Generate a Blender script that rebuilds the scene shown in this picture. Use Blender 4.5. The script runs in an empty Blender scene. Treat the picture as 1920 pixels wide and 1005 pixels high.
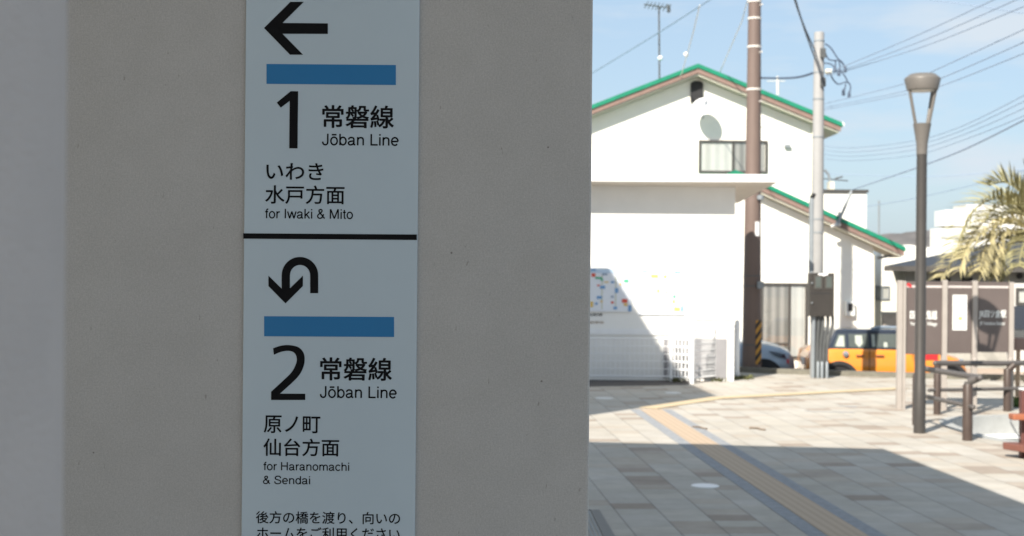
import bpy, bmesh, math, random
from mathutils import Vector, Matrix
random.seed(7)
rad = math.radians
sc = bpy.context.scene
COL = sc.collection

# ------------------------------------------------------------------ camera
F, CX, CY, CH, ROLL = 2667.0, 960.0, 502.5, 2.1, rad(0.5)
cam_d = bpy.data.cameras.new("camera"); cam = bpy.data.objects.new("camera", cam_d); COL.objects.link(cam)
cam_d.sensor_width = 36.0; cam_d.lens = 50.0; cam_d.clip_start = 0.05; cam_d.clip_end = 6000
cam.matrix_world = Matrix.Translation((0, 0, CH)) @ Matrix.Rotation(rad(90), 4, 'X') @ Matrix.Rotation(ROLL, 4, 'Z')
cam_d.dof.use_dof = True; cam_d.dof.focus_distance = 2.5; cam_d.dof.aperture_fstop = 9.5
sc.camera = cam

# ------------------------------------------------------------------ light: s = shift of a shadow per metre of drop
SX, SY = 0.61, 1.02
to_sun = Vector((-SX, -SY, 1.0)).normalized()
sun_d = bpy.data.lights.new("sun", 'SUN'); sun_d.energy = 3.6; sun_d.angle = rad(0.5); sun_d.color = (1.0, 0.93, 0.82)
sun = bpy.data.objects.new("sun", sun_d); COL.objects.link(sun)
sun.rotation_euler = to_sun.to_track_quat('Z', 'Y').to_euler(); sun.location = (-10, -20, 30)

world = bpy.data.worlds.new("World"); sc.world = world; world.use_nodes = True
wn, wl = world.node_tree.nodes, world.node_tree.links
wn.clear()
wout = wn.new("ShaderNodeOutputWorld"); bg = wn.new("ShaderNodeBackground"); sky = wn.new("ShaderNodeTexSky")
sky.sky_type = 'NISHITA'; sky.sun_disc = False
sky.sun_elevation = math.asin(to_sun.z); sky.sun_rotation = math.atan2(to_sun.x, to_sun.y)
sky.air_density = 1.0; sky.dust_density = 1.2; sky.ozone_density = 2.0
SKY = 0.063
bg.inputs[1].default_value = SKY
# thin streaks of high cloud
tc = wn.new("ShaderNodeTexCoord"); mp = wn.new("ShaderNodeMapping"); mp.inputs['Scale'].default_value = (2.2, 2.2, 11.0)
nz = wn.new("ShaderNodeTexNoise"); nz.inputs['Scale'].default_value = 2.6; nz.inputs['Detail'].default_value = 6; nz.inputs['Roughness'].default_value = 0.55
rp = wn.new("ShaderNodeValToRGB"); rp.color_ramp.elements[0].position = 0.42; rp.color_ramp.elements[1].position = 0.72; rp.color_ramp.elements[0].color = (0.5, 0.5, 0.5, 1)
rp.color_ramp.elements[1].color = (0.95, 0.95, 0.95, 1)
veil = wn.new("ShaderNodeMixRGB"); veil.inputs[0].default_value = 0.62; veil.inputs[2].default_value = (3.35, 4.35, 5.35, 1)
mx = wn.new("ShaderNodeMixRGB"); mx.inputs[2].default_value = (4.6, 5.15, 5.7, 1)
rp.color_ramp.elements[0].color = (0, 0, 0, 1); rp.color_ramp.elements[0].position = 0.45; rp.color_ramp.elements[1].position = 0.68
wl.new(tc.outputs['Generated'], mp.inputs[0]); wl.new(mp.outputs[0], nz.inputs[0]); wl.new(nz.outputs[0], rp.inputs[0]); wl.new(sky.outputs[0], veil.inputs[1])
wl.new(rp.outputs[0], mx.inputs[0]); wl.new(veil.outputs[0], mx.inputs[1]); wl.new(mx.outputs[0], bg.inputs[0]); wl.new(bg.outputs[0], wout.inputs[0])

sc.view_settings.view_transform = 'Standard'; sc.view_settings.look = 'None'
sc.view_settings.exposure = 1.32; sc.view_settings.gamma = 1.0
sc.render.engine = 'CYCLES'
sc.cycles.use_denoising = True
sc.cycles.max_bounces = 8; sc.cycles.diffuse_bounces = 5; sc.cycles.transparent_max_bounces = 12

# ------------------------------------------------------------------ placing: a direction seen at (px, py) and a distance give a place
def _uv(px, py):
    u, v = px - CX, CY - py
    return u * math.cos(ROLL) - v * math.sin(ROLL), v * math.cos(ROLL) + u * math.sin(ROLL)
def P(px, py, d):
    u, v = _uv(px, py)
    return Vector((u * d / F, d, CH + v * d / F))
def G(px, py, z=0.0):
    u, v = _uv(px, py)
    d = F * (CH - z) / (-v)
    return Vector((u * d / F, d, z))
def X(px, py, d): return P(px, py, d).x
def Z(px, py, d): return P(px, py, d).z

# ------------------------------------------------------------------ materials
MATS = {}
def pm(name, col, rough=0.6, var=0.12, scale=6.0, bump=0.0, bscale=60.0, metal=0.0, spec=0.4, detail=5, stretch=(1, 1, 1), emit=0, coat=0):
    if name in MATS: return MATS[name]
    m = bpy.data.materials.new(name); m.use_nodes = True; MATS[name] = m
    n, l = m.node_tree.nodes, m.node_tree.links
    b = n["Principled BSDF"]
    b.inputs['Roughness'].default_value = rough; b.inputs['Metallic'].default_value = metal
    b.inputs['Specular IOR Level'].default_value = spec
    if coat: b.inputs['Coat Weight'].default_value = coat
    t = n.new("ShaderNodeTexCoord"); mpp = n.new("ShaderNodeMapping"); mpp.inputs['Scale'].default_value = stretch
    l.new(t.outputs['Object'], mpp.inputs[0])
    nz = n.new("ShaderNodeTexNoise"); nz.inputs['Scale'].default_value = scale; nz.inputs['Detail'].default_value = detail
    nz.inputs['Roughness'].default_value = 0.6
    l.new(mpp.outputs[0], nz.inputs[0])
    rmp = n.new("ShaderNodeValToRGB")
    rmp.color_ramp.elements[0].position = 0.3; rmp.color_ramp.elements[1].position = 0.7
    lo = [max(0, c * (1 - var)) for c in col]; hi = [min(0.95, c * (1 + var * 0.7)) for c in col]
    rmp.color_ramp.elements[0].color = (*lo, 1); rmp.color_ramp.elements[1].color = (*hi, 1)
    l.new(nz.outputs[0], rmp.inputs[0]); l.new(rmp.outputs[0], b.inputs['Base Color'])
    if bump:
        nb = n.new("ShaderNodeTexNoise"); nb.inputs['Scale'].default_value = bscale; nb.inputs['Detail'].default_value = 4
        l.new(mpp.outputs[0], nb.inputs[0])
        bp = n.new("ShaderNodeBump"); bp.inputs['Strength'].default_value = bump; bp.inputs['Distance'].default_value = 0.01
        l.new(nb.outputs[0], bp.inputs['Height']); l.new(bp.outputs[0], b.inputs['Normal'])
    return m

def add_specks(m, scale, r0, r1, col, keep_scale, k0):
    n, l = m.node_tree.nodes, m.node_tree.links; b = n["Principled BSDF"]; src = b.inputs['Base Color'].links[0].from_socket
    t = n.new("ShaderNodeTexCoord"); v = n.new("ShaderNodeTexVoronoi"); v.inputs['Scale'].default_value = scale; l.new(t.outputs['Object'], v.inputs[0])
    nz = n.new("ShaderNodeTexNoise"); nz.inputs['Scale'].default_value = keep_scale; l.new(t.outputs['Object'], nz.inputs[0])
    lim = math_n(m.node_tree, 'MULTIPLY', math_n(m.node_tree, 'GREATER_THAN', nz.outputs[0], k0), r1)
    f = math_n(m.node_tree, 'MULTIPLY', math_n(m.node_tree, 'LESS_THAN', v.outputs['Distance'], lim), 0.6)
    mx_ = n.new("ShaderNodeMixRGB"); l.new(f, mx_.inputs[0]); l.new(src, mx_.inputs[1]); mx_.inputs[2].default_value = (*col, 1); l.new(mx_.outputs[0], b.inputs['Base Color'])
def math_n(nt, op, a, b=None, c=None):
    nd = nt.nodes.new("ShaderNodeMath"); nd.operation = op
    for i, v in enumerate((a, b, c)):
        if v is None: continue
        if isinstance(v, (int, float)): nd.inputs[i].default_value = v
        else: nt.links.new(v, nd.inputs[i])
    return nd.outputs[0]

def mat_render_wall():
    """grained, speckled grey wall coating with hairline scuffs and pits"""
    m = bpy.data.materials.new("speckled_coating"); m.use_nodes = True
    nt = m.node_tree; n, l = nt.nodes, nt.links; b = n["Principled BSDF"]
    b.inputs['Roughness'].default_value = 0.75; b.inputs['Specular IOR Level'].default_value = 0.25
    t = n.new("ShaderNodeTexCoord"); o = t.outputs['Object']
    def noise(scale, det, stretch=None, rough=0.6):
        src = o
        if stretch:
            mpp = n.new("ShaderNodeMapping"); mpp.inputs['Scale'].default_value = stretch; l.new(o, mpp.inputs[0]); src = mpp.outputs[0]
        z = n.new("ShaderNodeTexNoise"); z.inputs['Scale'].default_value = scale; z.inputs['Detail'].default_value = det; z.inputs['Roughness'].default_value = rough
        l.new(src, z.inputs[0]); return z.outputs[0]
    def ramp(src, p0, p1, c0, c1):
        r = n.new("ShaderNodeValToRGB"); r.color_ramp.elements[0].position = p0; r.color_ramp.elements[1].position = p1
        r.color_ramp.elements[0].color = (*c0, 1); r.color_ramp.elements[1].color = (*c1, 1); l.new(src, r.inputs[0]); return r.outputs[0]
    def mul(a, bb):
        x = n.new("ShaderNodeMixRGB"); x.blend_type = 'MULTIPLY'; x.inputs[0].default_value = 1; l.new(a, x.inputs[1]); l.new(bb, x.inputs[2]); return x.outputs[0]
    base = ramp(noise(1.6, 4), 0.3, 0.7, (0.475, 0.462, 0.445), (0.51, 0.50, 0.483))
    grain = ramp(noise(380, 2), 0.3, 0.7, (0.86, 0.86, 0.86), (1.06, 1.06, 1.06))
    weave = ramp(noise(120, 3, (3.0, 1, 1)), 0.35, 0.65, (0.95, 0.95, 0.95), (1.02, 1.02, 1.02))
    smear = ramp(noise(14, 6), 0.35, 0.6, (0.962, 0.96, 0.955), (1, 1, 1))
    scuff = ramp(noise(34, 3, (3.0, 1, 1.0), 0.55), 0.27, 0.31, (0.74, 0.72, 0.70), (1, 1, 1))
    v = n.new("ShaderNodeTexVoronoi"); v.inputs['Scale'].default_value = 26; l.new(o, v.inputs[0])
    pit = ramp(v.outputs['Distance'], 0.035, 0.06, (0.45, 0.43, 0.42), (1, 1, 1))
    keep = ramp(noise(7, 2), 0.44, 0.46, (1, 1, 1), (0, 0, 0))
    pmix = n.new("ShaderNodeMixRGB"); l.new(keep, pmix.inputs[0]); pmix.inputs[1].default_value = (1, 1, 1, 1); l.new(pit, pmix.inputs[2])
    c = mul(mul(mul(mul(base, grain), weave), smear), mul(scuff, pmix.outputs[0]))
    l.new(c, b.inputs['Base Color'])
    bp = n.new("ShaderNodeBump"); bp.inputs['Strength'].default_value = 0.35; bp.inputs['Distance'].default_value = 0.001
    l.new(noise(300, 3), bp.inputs['Height']); l.new(bp.outputs[0], b.inputs['Normal'])
    return m

TH = rad(3.8)       # the station's axis against the line of sight
def mat_paving():
    m = bpy.data.materials.new("block_paving"); m.use_nodes = True
    nt = m.node_tree; n, l = nt.nodes, nt.links; b = n["Principled BSDF"]
    b.inputs['Roughness'].default_value = 0.8; b.inputs['Specular IOR Level'].default_value = 0.3
    t = n.new("ShaderNodeTexCoord"); mpp = n.new("ShaderNodeMapping"); mpp.inputs['Rotation'].default_value = (0, 0, -TH)
    l.new(t.outputs['Object'], mpp.inputs[0])
    sx = n.new("ShaderNodeSeparateXYZ"); l.new(mpp.outputs[0], sx.inputs[0])
    W, L = 0.376, 0.285
    u = math_n(nt, 'DIVIDE', math_n(nt, 'ADD', sx.outputs[0], 0.145), W); cu = math_n(nt, 'FLOOR', u); fu = math_n(nt, 'SUBTRACT', u, cu)
    w1 = n.new("ShaderNodeTexWhiteNoise"); w1.noise_dimensions = '1D'; l.new(cu, w1.inputs['W'])
    v = math_n(nt, 'ADD', math_n(nt, 'DIVIDE', sx.outputs[1], L), math_n(nt, 'MULTIPLY', w1.outputs[0], 3.0)); cv = math_n(nt, 'FLOOR', v); fv = math_n(nt, 'SUBTRACT', v, cv)
    cmb = n.new("ShaderNodeCombineXYZ"); l.new(cu, cmb.inputs[0]); l.new(cv, cmb.inputs[1])
    wn2 = n.new("ShaderNodeTexWhiteNoise"); wn2.noise_dimensions = '2D'; l.new(cmb.outputs[0], wn2.inputs['Vector'])
    r = n.new("ShaderNodeValToRGB"); r.color_ramp.interpolation = 'CONSTANT'
    e = r.color_ramp.elements
    e[0].position = 0; e[0].color = (0.335, 0.285, 0.24, 1)
    e[1].position = 0.08; e[1].color = (0.40, 0.352, 0.30, 1)
    for p_, c_ in ((0.16, (0.44, 0.395, 0.34)), (0.27, (0.44, 0.412, 0.368)), (0.62, (0.455, 0.43, 0.39)), (0.85, (0.47, 0.44, 0.39))):
        q = e.new(p_); q.color = (*c_, 1)
    l.new(wn2.outputs[0], r.inputs[0])
    nz = n.new("ShaderNodeTexNoise"); nz.inputs['Scale'].default_value = 3.0; nz.inputs['Detail'].default_value = 8; nz.inputs['Roughness'].default_value = 0.7
    l.new(t.outputs['Object'], nz.inputs[0])
    r2 = n.new("ShaderNodeValToRGB"); r2.color_ramp.elements[0].position = 0.3; r2.color_ramp.elements[1].position = 0.7
    r2.color_ramp.elements[0].color = (0.86, 0.85, 0.84, 1); r2.color_ramp.elements[1].color = (1.06, 1.06, 1.06, 1)
    l.new(nz.outputs[0], r2.inputs[0])
    mu = n.new("ShaderNodeMixRGB"); mu.blend_type = 'MULTIPLY'; mu.inputs[0].default_value = 1; l.new(r.outputs[0], mu.inputs[1]); l.new(r2.outputs[0], mu.inputs[2])
    nd = n.new("ShaderNodeTexNoise"); nd.inputs['Scale'].default_value = 0.55; nd.inputs['Detail'].default_value = 9; nd.inputs['Roughness'].default_value = 0.72; l.new(t.outputs['Object'], nd.inputs[0])
    rd = n.new("ShaderNodeValToRGB"); rd.color_ramp.elements[0].position = 0.36; rd.color_ramp.elements[1].position = 0.62
    rd.color_ramp.elements[0].color = (0.86, 0.845, 0.82, 1); rd.color_ramp.elements[1].color = (1.03, 1.03, 1.03, 1); l.new(nd.outputs[0], rd.inputs[0])
    mu2 = n.new("ShaderNodeMixRGB"); mu2.blend_type = 'MULTIPLY'; mu2.inputs[0].default_value = 1; l.new(mu.outputs[0], mu2.inputs[1]); l.new(rd.outputs[0], mu2.inputs[2]); mu = mu2
    # joints: strong along the courses, faint across them
    ju = math_n(nt, 'LESS_THAN', math_n(nt, 'MINIMUM', fu, math_n(nt, 'SUBTRACT', 1.0, fu)), 0.016)
    jv = math_n(nt, 'LESS_THAN', math_n(nt, 'MINIMUM', fv, math_n(nt, 'SUBTRACT', 1.0, fv)), 0.018)
    j = math_n(nt, 'MAXIMUM', math_n(nt, 'MULTIPLY', ju, 0.6), math_n(nt, 'MULTIPLY', jv, 0.22))
    mj = n.new("ShaderNodeMixRGB"); l.new(j, mj.inputs[0]); l.new(mu.outputs[0], mj.inputs[1]); mj.inputs[2].default_value = (0.10, 0.095, 0.09, 1)
    l.new(mj.outputs[0], b.inputs['Base Color'])
    nb = n.new("ShaderNodeTexNoise"); nb.inputs['Scale'].default_value = 90; l.new(t.outputs['Object'], nb.inputs[0])
    hh = math_n(nt, 'SUBTRACT', math_n(nt, 'MULTIPLY', nb.outputs[0], 0.3), j)
    bp = n.new("ShaderNodeBump"); bp.inputs['Strength'].default_value = 0.4; bp.inputs['Distance'].default_value = 0.004
    l.new(hh, bp.inputs['Height']); l.new(bp.outputs[0], b.inputs['Normal'])
    return m

def mat_stripes(name, ca, cb, axis, period, duty=0.5, rot=0.0, rough=0.6, bump=0.0, soft=0.0):
    m = bpy.data.materials.new(name); m.use_nodes = True
    nt = m.node_tree; n, l = nt.nodes, nt.links; b = n["Principled BSDF"]; b.inputs['Roughness'].default_value = rough
    t = n.new("ShaderNodeTexCoord"); mpp = n.new("ShaderNodeMapping"); mpp.inputs['Rotation'].default_value = (0, 0, rot) if axis < 2 else (0, rot, 0)
    l.new(t.outputs['Object'], mpp.inputs[0])
    s = n.new("ShaderNodeSeparateXYZ"); l.new(mpp.outputs[0], s.inputs[0])
    f = math_n(nt, 'FRACT', math_n(nt, 'DIVIDE', s.outputs[axis], period))
    if soft:
        f2 = math_n(nt, 'ADD', math_n(nt, 'MULTIPLY', math_n(nt, 'SINE', math_n(nt, 'MULTIPLY', f, 6.2832)), 0.5), 0.5)
    else: f2 = math_n(nt, 'LESS_THAN', f, duty)
    nz = n.new("ShaderNodeTexNoise"); nz.inputs['Scale'].default_value = 5; nz.inputs['Detail'].default_value = 5; l.new(t.outputs['Object'], nz.inputs[0])
    mixf = math_n(nt, 'MULTIPLY', f2, math_n(nt, 'ADD', math_n(nt, 'MULTIPLY', nz.outputs[0], 0.6), 0.7))
    mxx = n.new("ShaderNodeMixRGB"); mxx.use_clamp = True; l.new(mixf, mxx.inputs[0]); mxx.inputs[1].default_value = (*ca, 1); mxx.inputs[2].default_value = (*cb, 1)
    l.new(mxx.outputs[0], b.inputs['Base Color'])
    if bump:
        bp = n.new("ShaderNodeBump"); bp.inputs['Strength'].default_value = bump; bp.inputs['Distance'].default_value = 0.01
        l.new(f2, bp.inputs['Height']); l.new(bp.outputs[0], b.inputs['Normal'])
    return m

def mat_glass(name, tint=(0.7, 0.8, 0.78), refl=0.25):
    m = bpy.data.materials.new(name); m.use_nodes = True
    n, l = m.node_tree.nodes, m.node_tree.links; n.remove(n["Principled BSDF"])
    tr = n.new("ShaderNodeBsdfTransparent"); tr.inputs[0].default_value = (*tint, 1)
    gl = n.new("ShaderNodeBsdfGlossy"); gl.inputs['Roughness'].default_value = 0.03
    mxx = n.new("ShaderNodeMixShader"); mxx.inputs[0].default_value = refl
    l.new(tr.outputs[0], mxx.inputs[1]); l.new(gl.outputs[0], mxx.inputs[2]); l.new(mxx.outputs[0], n["Material Output"].inputs[0])
    return m

M = dict(
    coat=mat_render_wall(), paving=mat_paving(),
    sidewall=pm("pale_coating", (0.475, 0.445, 0.43), 0.8, 0.06, 9, 0.4, 300),
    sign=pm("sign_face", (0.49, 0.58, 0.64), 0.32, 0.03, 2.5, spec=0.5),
    ink=pm("sign_ink", (0.008, 0.008, 0.009), 0.8, 0.1, 20, spec=0.12),
    blue=pm("sign_blue", (0.012, 0.17, 0.40), 0.4, 0.04, 3),
    white=pm("white_render", (0.80, 0.79, 0.76), 0.8, 0.04, 2.0, 0.25, 40),
    creamwall=pm("cream_render", (0.84, 0.82, 0.755), 0.85, 0.05, 1.2, 0.3, 30),
    soffit=pm("soffit_board", (0.62, 0.60, 0.50), 0.8, 0.06, 4),
    beige=pm("beige_metal", (0.66, 0.60, 0.53), 0.6, 0.05, 3),
    green=pm("green_roof_metal", (0.010, 0.20, 0.115), 0.45, 0.15, 6),
    brownboard=pm("brown_fascia", (0.23, 0.155, 0.13), 0.7, 0.12, 8),
    asphalt=pm("asphalt", (0.055, 0.055, 0.058), 0.9, 0.3, 30, 0.4, 200),
    apron=pm("asphalt_apron", (0.09, 0.082, 0.078), 0.9, 0.25, 20, 0.4, 200),
    kerb=pm("kerb_concrete", (0.17, 0.16, 0.13), 0.85, 0.2, 9, 0.3, 80),
    basinwall=pm("basin_concrete", (0.34, 0.345, 0.335), 0.85, 0.1, 6, 0.2, 60),
    meadow=pm("far_ground", (0.15, 0.145, 0.095), 0.95, 0.3, 0.15, detail=8),
    floorgrey=pm("basin_grey", (0.20, 0.205, 0.20), 0.9, 0.15, 6, 0.3, 70),
    fence_shade=pm("fence_shade_grey", (0.26, 0.255, 0.265), 0.8, 0.08, 3, 0.2, 40),
    concrete=pm("concrete", (0.50, 0.50, 0.48), 0.85, 0.12, 6, 0.3, 70),
    pale_conc=pm("pale_concrete", (0.66, 0.65, 0.62), 0.85, 0.08, 5, 0.2, 60),
    stripgrey=pm("blue_grey_blocks", (0.27, 0.28, 0.295), 0.85, 0.2, 14, 0.3, 90),
    tactile=mat_stripes("tactile_yellow", (0.395, 0.302, 0.215), (0.445, 0.342, 0.248), 0, 0.082, 0.55, -TH, 0.8, 0.5),
    tactile2=pm("tactile_yellow_dots", (0.50, 0.40, 0.26), 0.8, 0.1, 12, 0.5, 90),
    polebrown=pm("pole_brown", (0.155, 0.113, 0.097), 0.55, 0.10, 4, stretch=(1, 1, 0.3)),
    polewhite=pm("pole_concrete", (0.29, 0.287, 0.285), 0.7, 0.06, 5, 0.15, 60),
    galv=pm("galvanised", (0.25, 0.275, 0.295), 0.45, 0.1, 9, metal=0.2),
    darkgalv=pm("grey_conduit", (0.085, 0.09, 0.092), 0.5, 0.12, 9),
    boxbrown=pm("cabinet_brown", (0.036, 0.032, 0.029), 0.5, 0.1, 5),
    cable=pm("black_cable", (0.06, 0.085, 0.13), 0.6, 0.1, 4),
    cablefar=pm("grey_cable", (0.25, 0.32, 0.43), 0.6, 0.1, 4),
    cablepale=pm("pale_wire", (0.80, 0.77, 0.70), 0.6, 0.1, 4),
    band=pm("steel_band", (0.62, 0.59, 0.55), 0.4, 0.1, 9),
    lamppole=pm("lamp_brown", (0.058, 0.053, 0.049), 0.42, 0.08, 6, metal=0.1),
    lamphead=pm("lamp_taupe", (0.15, 0.137, 0.124), 0.45, 0.06, 6, metal=0.1),
    lens=pm("lamp_lens", (0.55, 0.55, 0.52), 0.3, 0.05, 6),
    railwood=pm("rail_brown", (0.065, 0.046, 0.038), 0.45, 0.15, 9),
    railgrey=pm("rail_grip", (0.095, 0.086, 0.082), 0.4, 0.1, 9),
    boardbrown=pm("board_brown", (0.115, 0.092, 0.085), 0.38, 0.12, 1.6, spec=0.5),
    postbeige=pm("post_beige", (0.35, 0.315, 0.285), 0.5, 0.06, 5),
    boardwhite=pm("board_white", (0.72, 0.73, 0.70), 0.5, 0.04, 5),
    boardline=pm("board_line", (0.55, 0.50, 0.48), 0.5, 0.04, 5),
    whitepaint=pm("white_paint", (0.80, 0.80, 0.80), 0.5, 0.04, 5),
    orange=pm("car_orange", (0.74, 0.255, 0.03), 0.28, 0.04, 3, spec=0.5, coat=0.6),
    carsilver=pm("car_silver_blue", (0.30, 0.36, 0.43), 0.28, 0.05, 3, metal=0.35, coat=0.5),
    carroof=pm("car_roof_navy", (0.03, 0.038, 0.055), 0.2, 0.05, 3, coat=0.6),
    blacktrim=pm("black_trim", (0.03, 0.03, 0.032), 0.6, 0.1, 9),
    tyre=pm("tyre_rubber", (0.022, 0.022, 0.024), 0.85, 0.15, 20),
    rim=pm("rim_grey", (0.05, 0.05, 0.055), 0.4, 0.1, 9, metal=0.5),
    red=pm("lamp_red", (0.62, 0.03, 0.035), 0.3, 0.05, 9),
    chrome=pm("chrome", (0.65, 0.65, 0.66), 0.2, 0.05, 9, metal=0.8),
    carglass=pm("car_glass", (0.09, 0.105, 0.10), 0.08, 0.1, 3, spec=0.8),
    seatglint=pm("seat_and_glint_pale", (0.40, 0.43, 0.38), 0.7, 0.05, 4),
    glass=mat_glass("window_glass", (0.93, 0.93, 0.92), 0.08),
    frame=pm("bronze_frame", (0.07, 0.065, 0.06), 0.45, 0.1, 7),
    dark=pm("dark_recess", (0.025, 0.025, 0.027), 0.7, 0.1, 7),
    curtain=mat_stripes("curtain_pale", (0.58, 0.59, 0.59), (0.70, 0.71, 0.70), 0, 0.23, soft=1, rough=0.9),
    curtaingrey=mat_stripes("curtain_grey", (0.22, 0.22, 0.215), (0.42, 0.41, 0.40), 0, 0.21, soft=1, rough=0.9),
    tiles=mat_stripes("slate_roof", (0.02, 0.022, 0.028), (0.036, 0.04, 0.048), 1, 0.26, 0.82, rough=0.5, bump=0.4),
    greywall=pm("grey_green_wall", (0.25, 0.25, 0.23), 0.8, 0.08, 3, 0.2, 40),
    blockwall=pm("block_wall", (0.42, 0.36, 0.31), 0.9, 0.12, 6, 0.3, 50),
    stonewall=pm("grey_block", (0.40, 0.385, 0.35), 0.9, 0.12, 6, 0.3, 50),
    sandy=pm("sandy_pavement", (0.42, 0.33, 0.26), 0.9, 0.15, 4, 0.2, 60),
    hill=pm("wooded_hill", (0.135, 0.125, 0.12), 0.95, 0.35, 0.05, 0, detail=8),
    frond=pm("palm_leaf", (0.31, 0.285, 0.145), 0.6, 0.4, 2.5),
    frondold=pm("palm_leaf_yellowed", (0.40, 0.35, 0.19), 0.6, 0.35, 2.5),
    trunk=pm("palm_trunk", (0.16, 0.12, 0.085), 0.9, 0.4, 9, 0.6, 30),
    leafgreen=pm("weed_leaf", (0.06, 0.115, 0.035), 0.7, 0.35, 9),
    grass=pm("verge_grass", (0.12, 0.125, 0.05), 0.8, 0.35, 9),
    benchred=pm("bench_red_wood", (0.17, 0.07, 0.052), 0.5, 0.15, 12, stretch=(1, 4, 1)),
    benchorange=pm("bench_orange_wood", (0.32, 0.11, 0.055), 0.5, 0.12, 12),
    benchpost=pm("bench_maroon", (0.125, 0.05, 0.042), 0.5, 0.1, 9),
    stake=pm("wood_stake", (0.36, 0.26, 0.18), 0.8, 0.15, 12),
    hazy=mat_stripes("hazard_stripes", (0.02, 0.02, 0.02), (0.50, 0.25, 0.035), 2, 0.135, 0.5, rad(52), 0.6),
    stationwall=pm("station_wall_coat", (0.55, 0.54, 0.52), 0.8, 0.06, 2, 0.2, 40),
    mapface=pm("map_face", (0.74, 0.77, 0.82), 0.5, 0.02, 3),
    mapblue=pm("map_blue", (0.16, 0.33, 0.58), 0.5, 0.05, 5),
    maphead=pm("map_header", (0.50, 0.62, 0.76), 0.5, 0.05, 5),
    mapgreen=pm("map_green", (0.08, 0.42, 0.24), 0.5, 0.05, 5),
    mapyellow=pm("map_yellow", (0.72, 0.50, 0.15), 0.5, 0.05, 5),
    mapred=pm("map_red", (0.66, 0.10, 0.06), 0.5, 0.05, 5),
    maproad=pm("map_road", (0.55, 0.56, 0.42), 0.5, 0.05, 5),
)

add_specks(M['sign'], 24, 0, 0.028, (0.2, 0.21, 0.21), 5, 0.56)

# ------------------------------------------------------------------ mesh building
WL = {}      # world place of each object's origin
class MB:
    def __init__(s): s.v, s.f, s.mi = [], [], []
    def face(s, pts):
        i = len(s.v); s.v += [Vector(p) for p in pts]; s.f.append(tuple(range(i, i + len(pts))))
    def box(s, x0, y0, z0, x1, y1, z1):
        s.hexa([(x0, y0, z0), (x1, y0, z0), (x1, y1, z0), (x0, y1, z0)], [(x0, y0, z1), (x1, y0, z1), (x1, y1, z1), (x0, y1, z1)]); return s
    def hexa(s, a, b):
        s.loft([a, b]); return s
    def loft(s, rings, caps=True, closed=False):
        n = len(rings[0]); i = len(s.v)
        for r in rings: s.v += [Vector(p) for p in r]
        R = len(rings)
        for k in range(R if closed else R - 1):
            for j in range(n):
                a = i + k * n + j; b = i + k * n + (j + 1) % n; kk = (k + 1) % R
                s.f.append((a, b, i + kk * n + (j + 1) % n, i + kk * n + j))
        if caps and not closed:
            s.f.append(tuple(i + j for j in reversed(range(n)))); s.f.append(tuple(i + (R - 1) * n + j for j in range(n)))
        return s
    def obox(s, c, h, rz=0, rx=0, ry=0):
        m = Matrix.Rotation(rz, 3, 'Z') @ Matrix.Rotation(ry, 3, 'Y') @ Matrix.Rotation(rx, 3, 'X'); c = Vector(c)
        q = lambda x, y, z: c + m @ Vector((x * h[0], y * h[1], z * h[2]))
        return s.hexa([q(-1, -1, -1), q(1, -1, -1), q(1, 1, -1), q(-1, 1, -1)], [q(-1, -1, 1), q(1, -1, 1), q(1, 1, 1), q(-1, 1, 1)])
    def prism_y(s, poly, y0, y1):
        return s.loft([[(x, y0, z) for x, z in poly], [(x, y1, z) for x, z in poly]])
    def prism_z(s, poly, z0, z1):
        return s.loft([[(x, y, z0) for x, y in poly], [(x, y, z1) for x, y in poly]])
    def tube(s, pts, r, n=8, up=None):
        pts = [Vector(p) for p in pts]; rs = r if isinstance(r, (list, tuple)) else [r] * len(pts)
        rings = []
        for k, p in enumerate(pts):
            t = (pts[min(k + 1, len(pts) - 1)] - pts[max(k - 1, 0)]).normalized()
            ref = Vector((0, 0, 1)) if abs(t.z) < 0.9 else Vector((1, 0, 0))
            a = t.cross(ref).normalized(); b = t.cross(a)
            rings.append([p + (a * math.cos(6.28319 * j / n) + b * math.sin(6.28319 * j / n)) * rs[k] for j in range(n)])
        return s.loft(rings)
    def lathe(s, c, prof, n=24, axis='Z', cap=True):
        c = Vector(c); rings = []
        for r, h in prof:
            ring = []
            for j in range(n):
                a = 6.28319 * j / n
                q = {'Z': (r * math.cos(a), r * math.sin(a), h), 'Y': (r * math.cos(a), h, r * math.sin(a)), 'X': (h, r * math.cos(a), r * math.sin(a))}[axis]
                ring.append(c + Vector(q))
            rings.append(ring)
        return s.loft(rings, cap)
    def ball(s, c, r, n=14):
        return s.lathe(c, [(max(r * math.sin(math.pi * k / 8), r * 0.02), -r * math.cos(math.pi * k / 8)) for k in range(9)], n)
    def rot(s, c, a):
        r = Matrix.Rotation(a, 3, 'Z'); c = Vector(c); s.v = [c + r @ (v - c) for v in s.v]; return s
    def build(s, name, mat, parent=None, smooth=False, bevel=0.0, origin=None, fix=True):
        o_ = WL[parent.name] if parent is not None else Vector(origin or (0, 0, 0))
        me = bpy.data.meshes.new(name)
        me.from_pydata([tuple(v - o_) for v in s.v], [], s.f)
        if fix:
            bm = bmesh.new(); bm.from_mesh(me); bmesh.ops.recalc_face_normals(bm, faces=bm.faces); bm.to_mesh(me); bm.free()
        me.materials.append(M[mat] if isinstance(mat, str) else mat)
        if smooth:
            me.polygons.foreach_set('use_smooth', [True] * len(me.polygons)); me.set_sharp_from_angle(angle=rad(38))
        o = bpy.data.objects.new(name, me); COL.objects.link(o)
        if parent is not None: o.parent = parent
        else: o.location = o_
        WL[o.name] = o_
        if bevel:
            b = o.modifiers.new("bevel", 'BEVEL'); b.width = bevel; b.segments = 2; b.limit_method = 'ANGLE'; b.angle_limit = rad(40)
        return o

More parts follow.
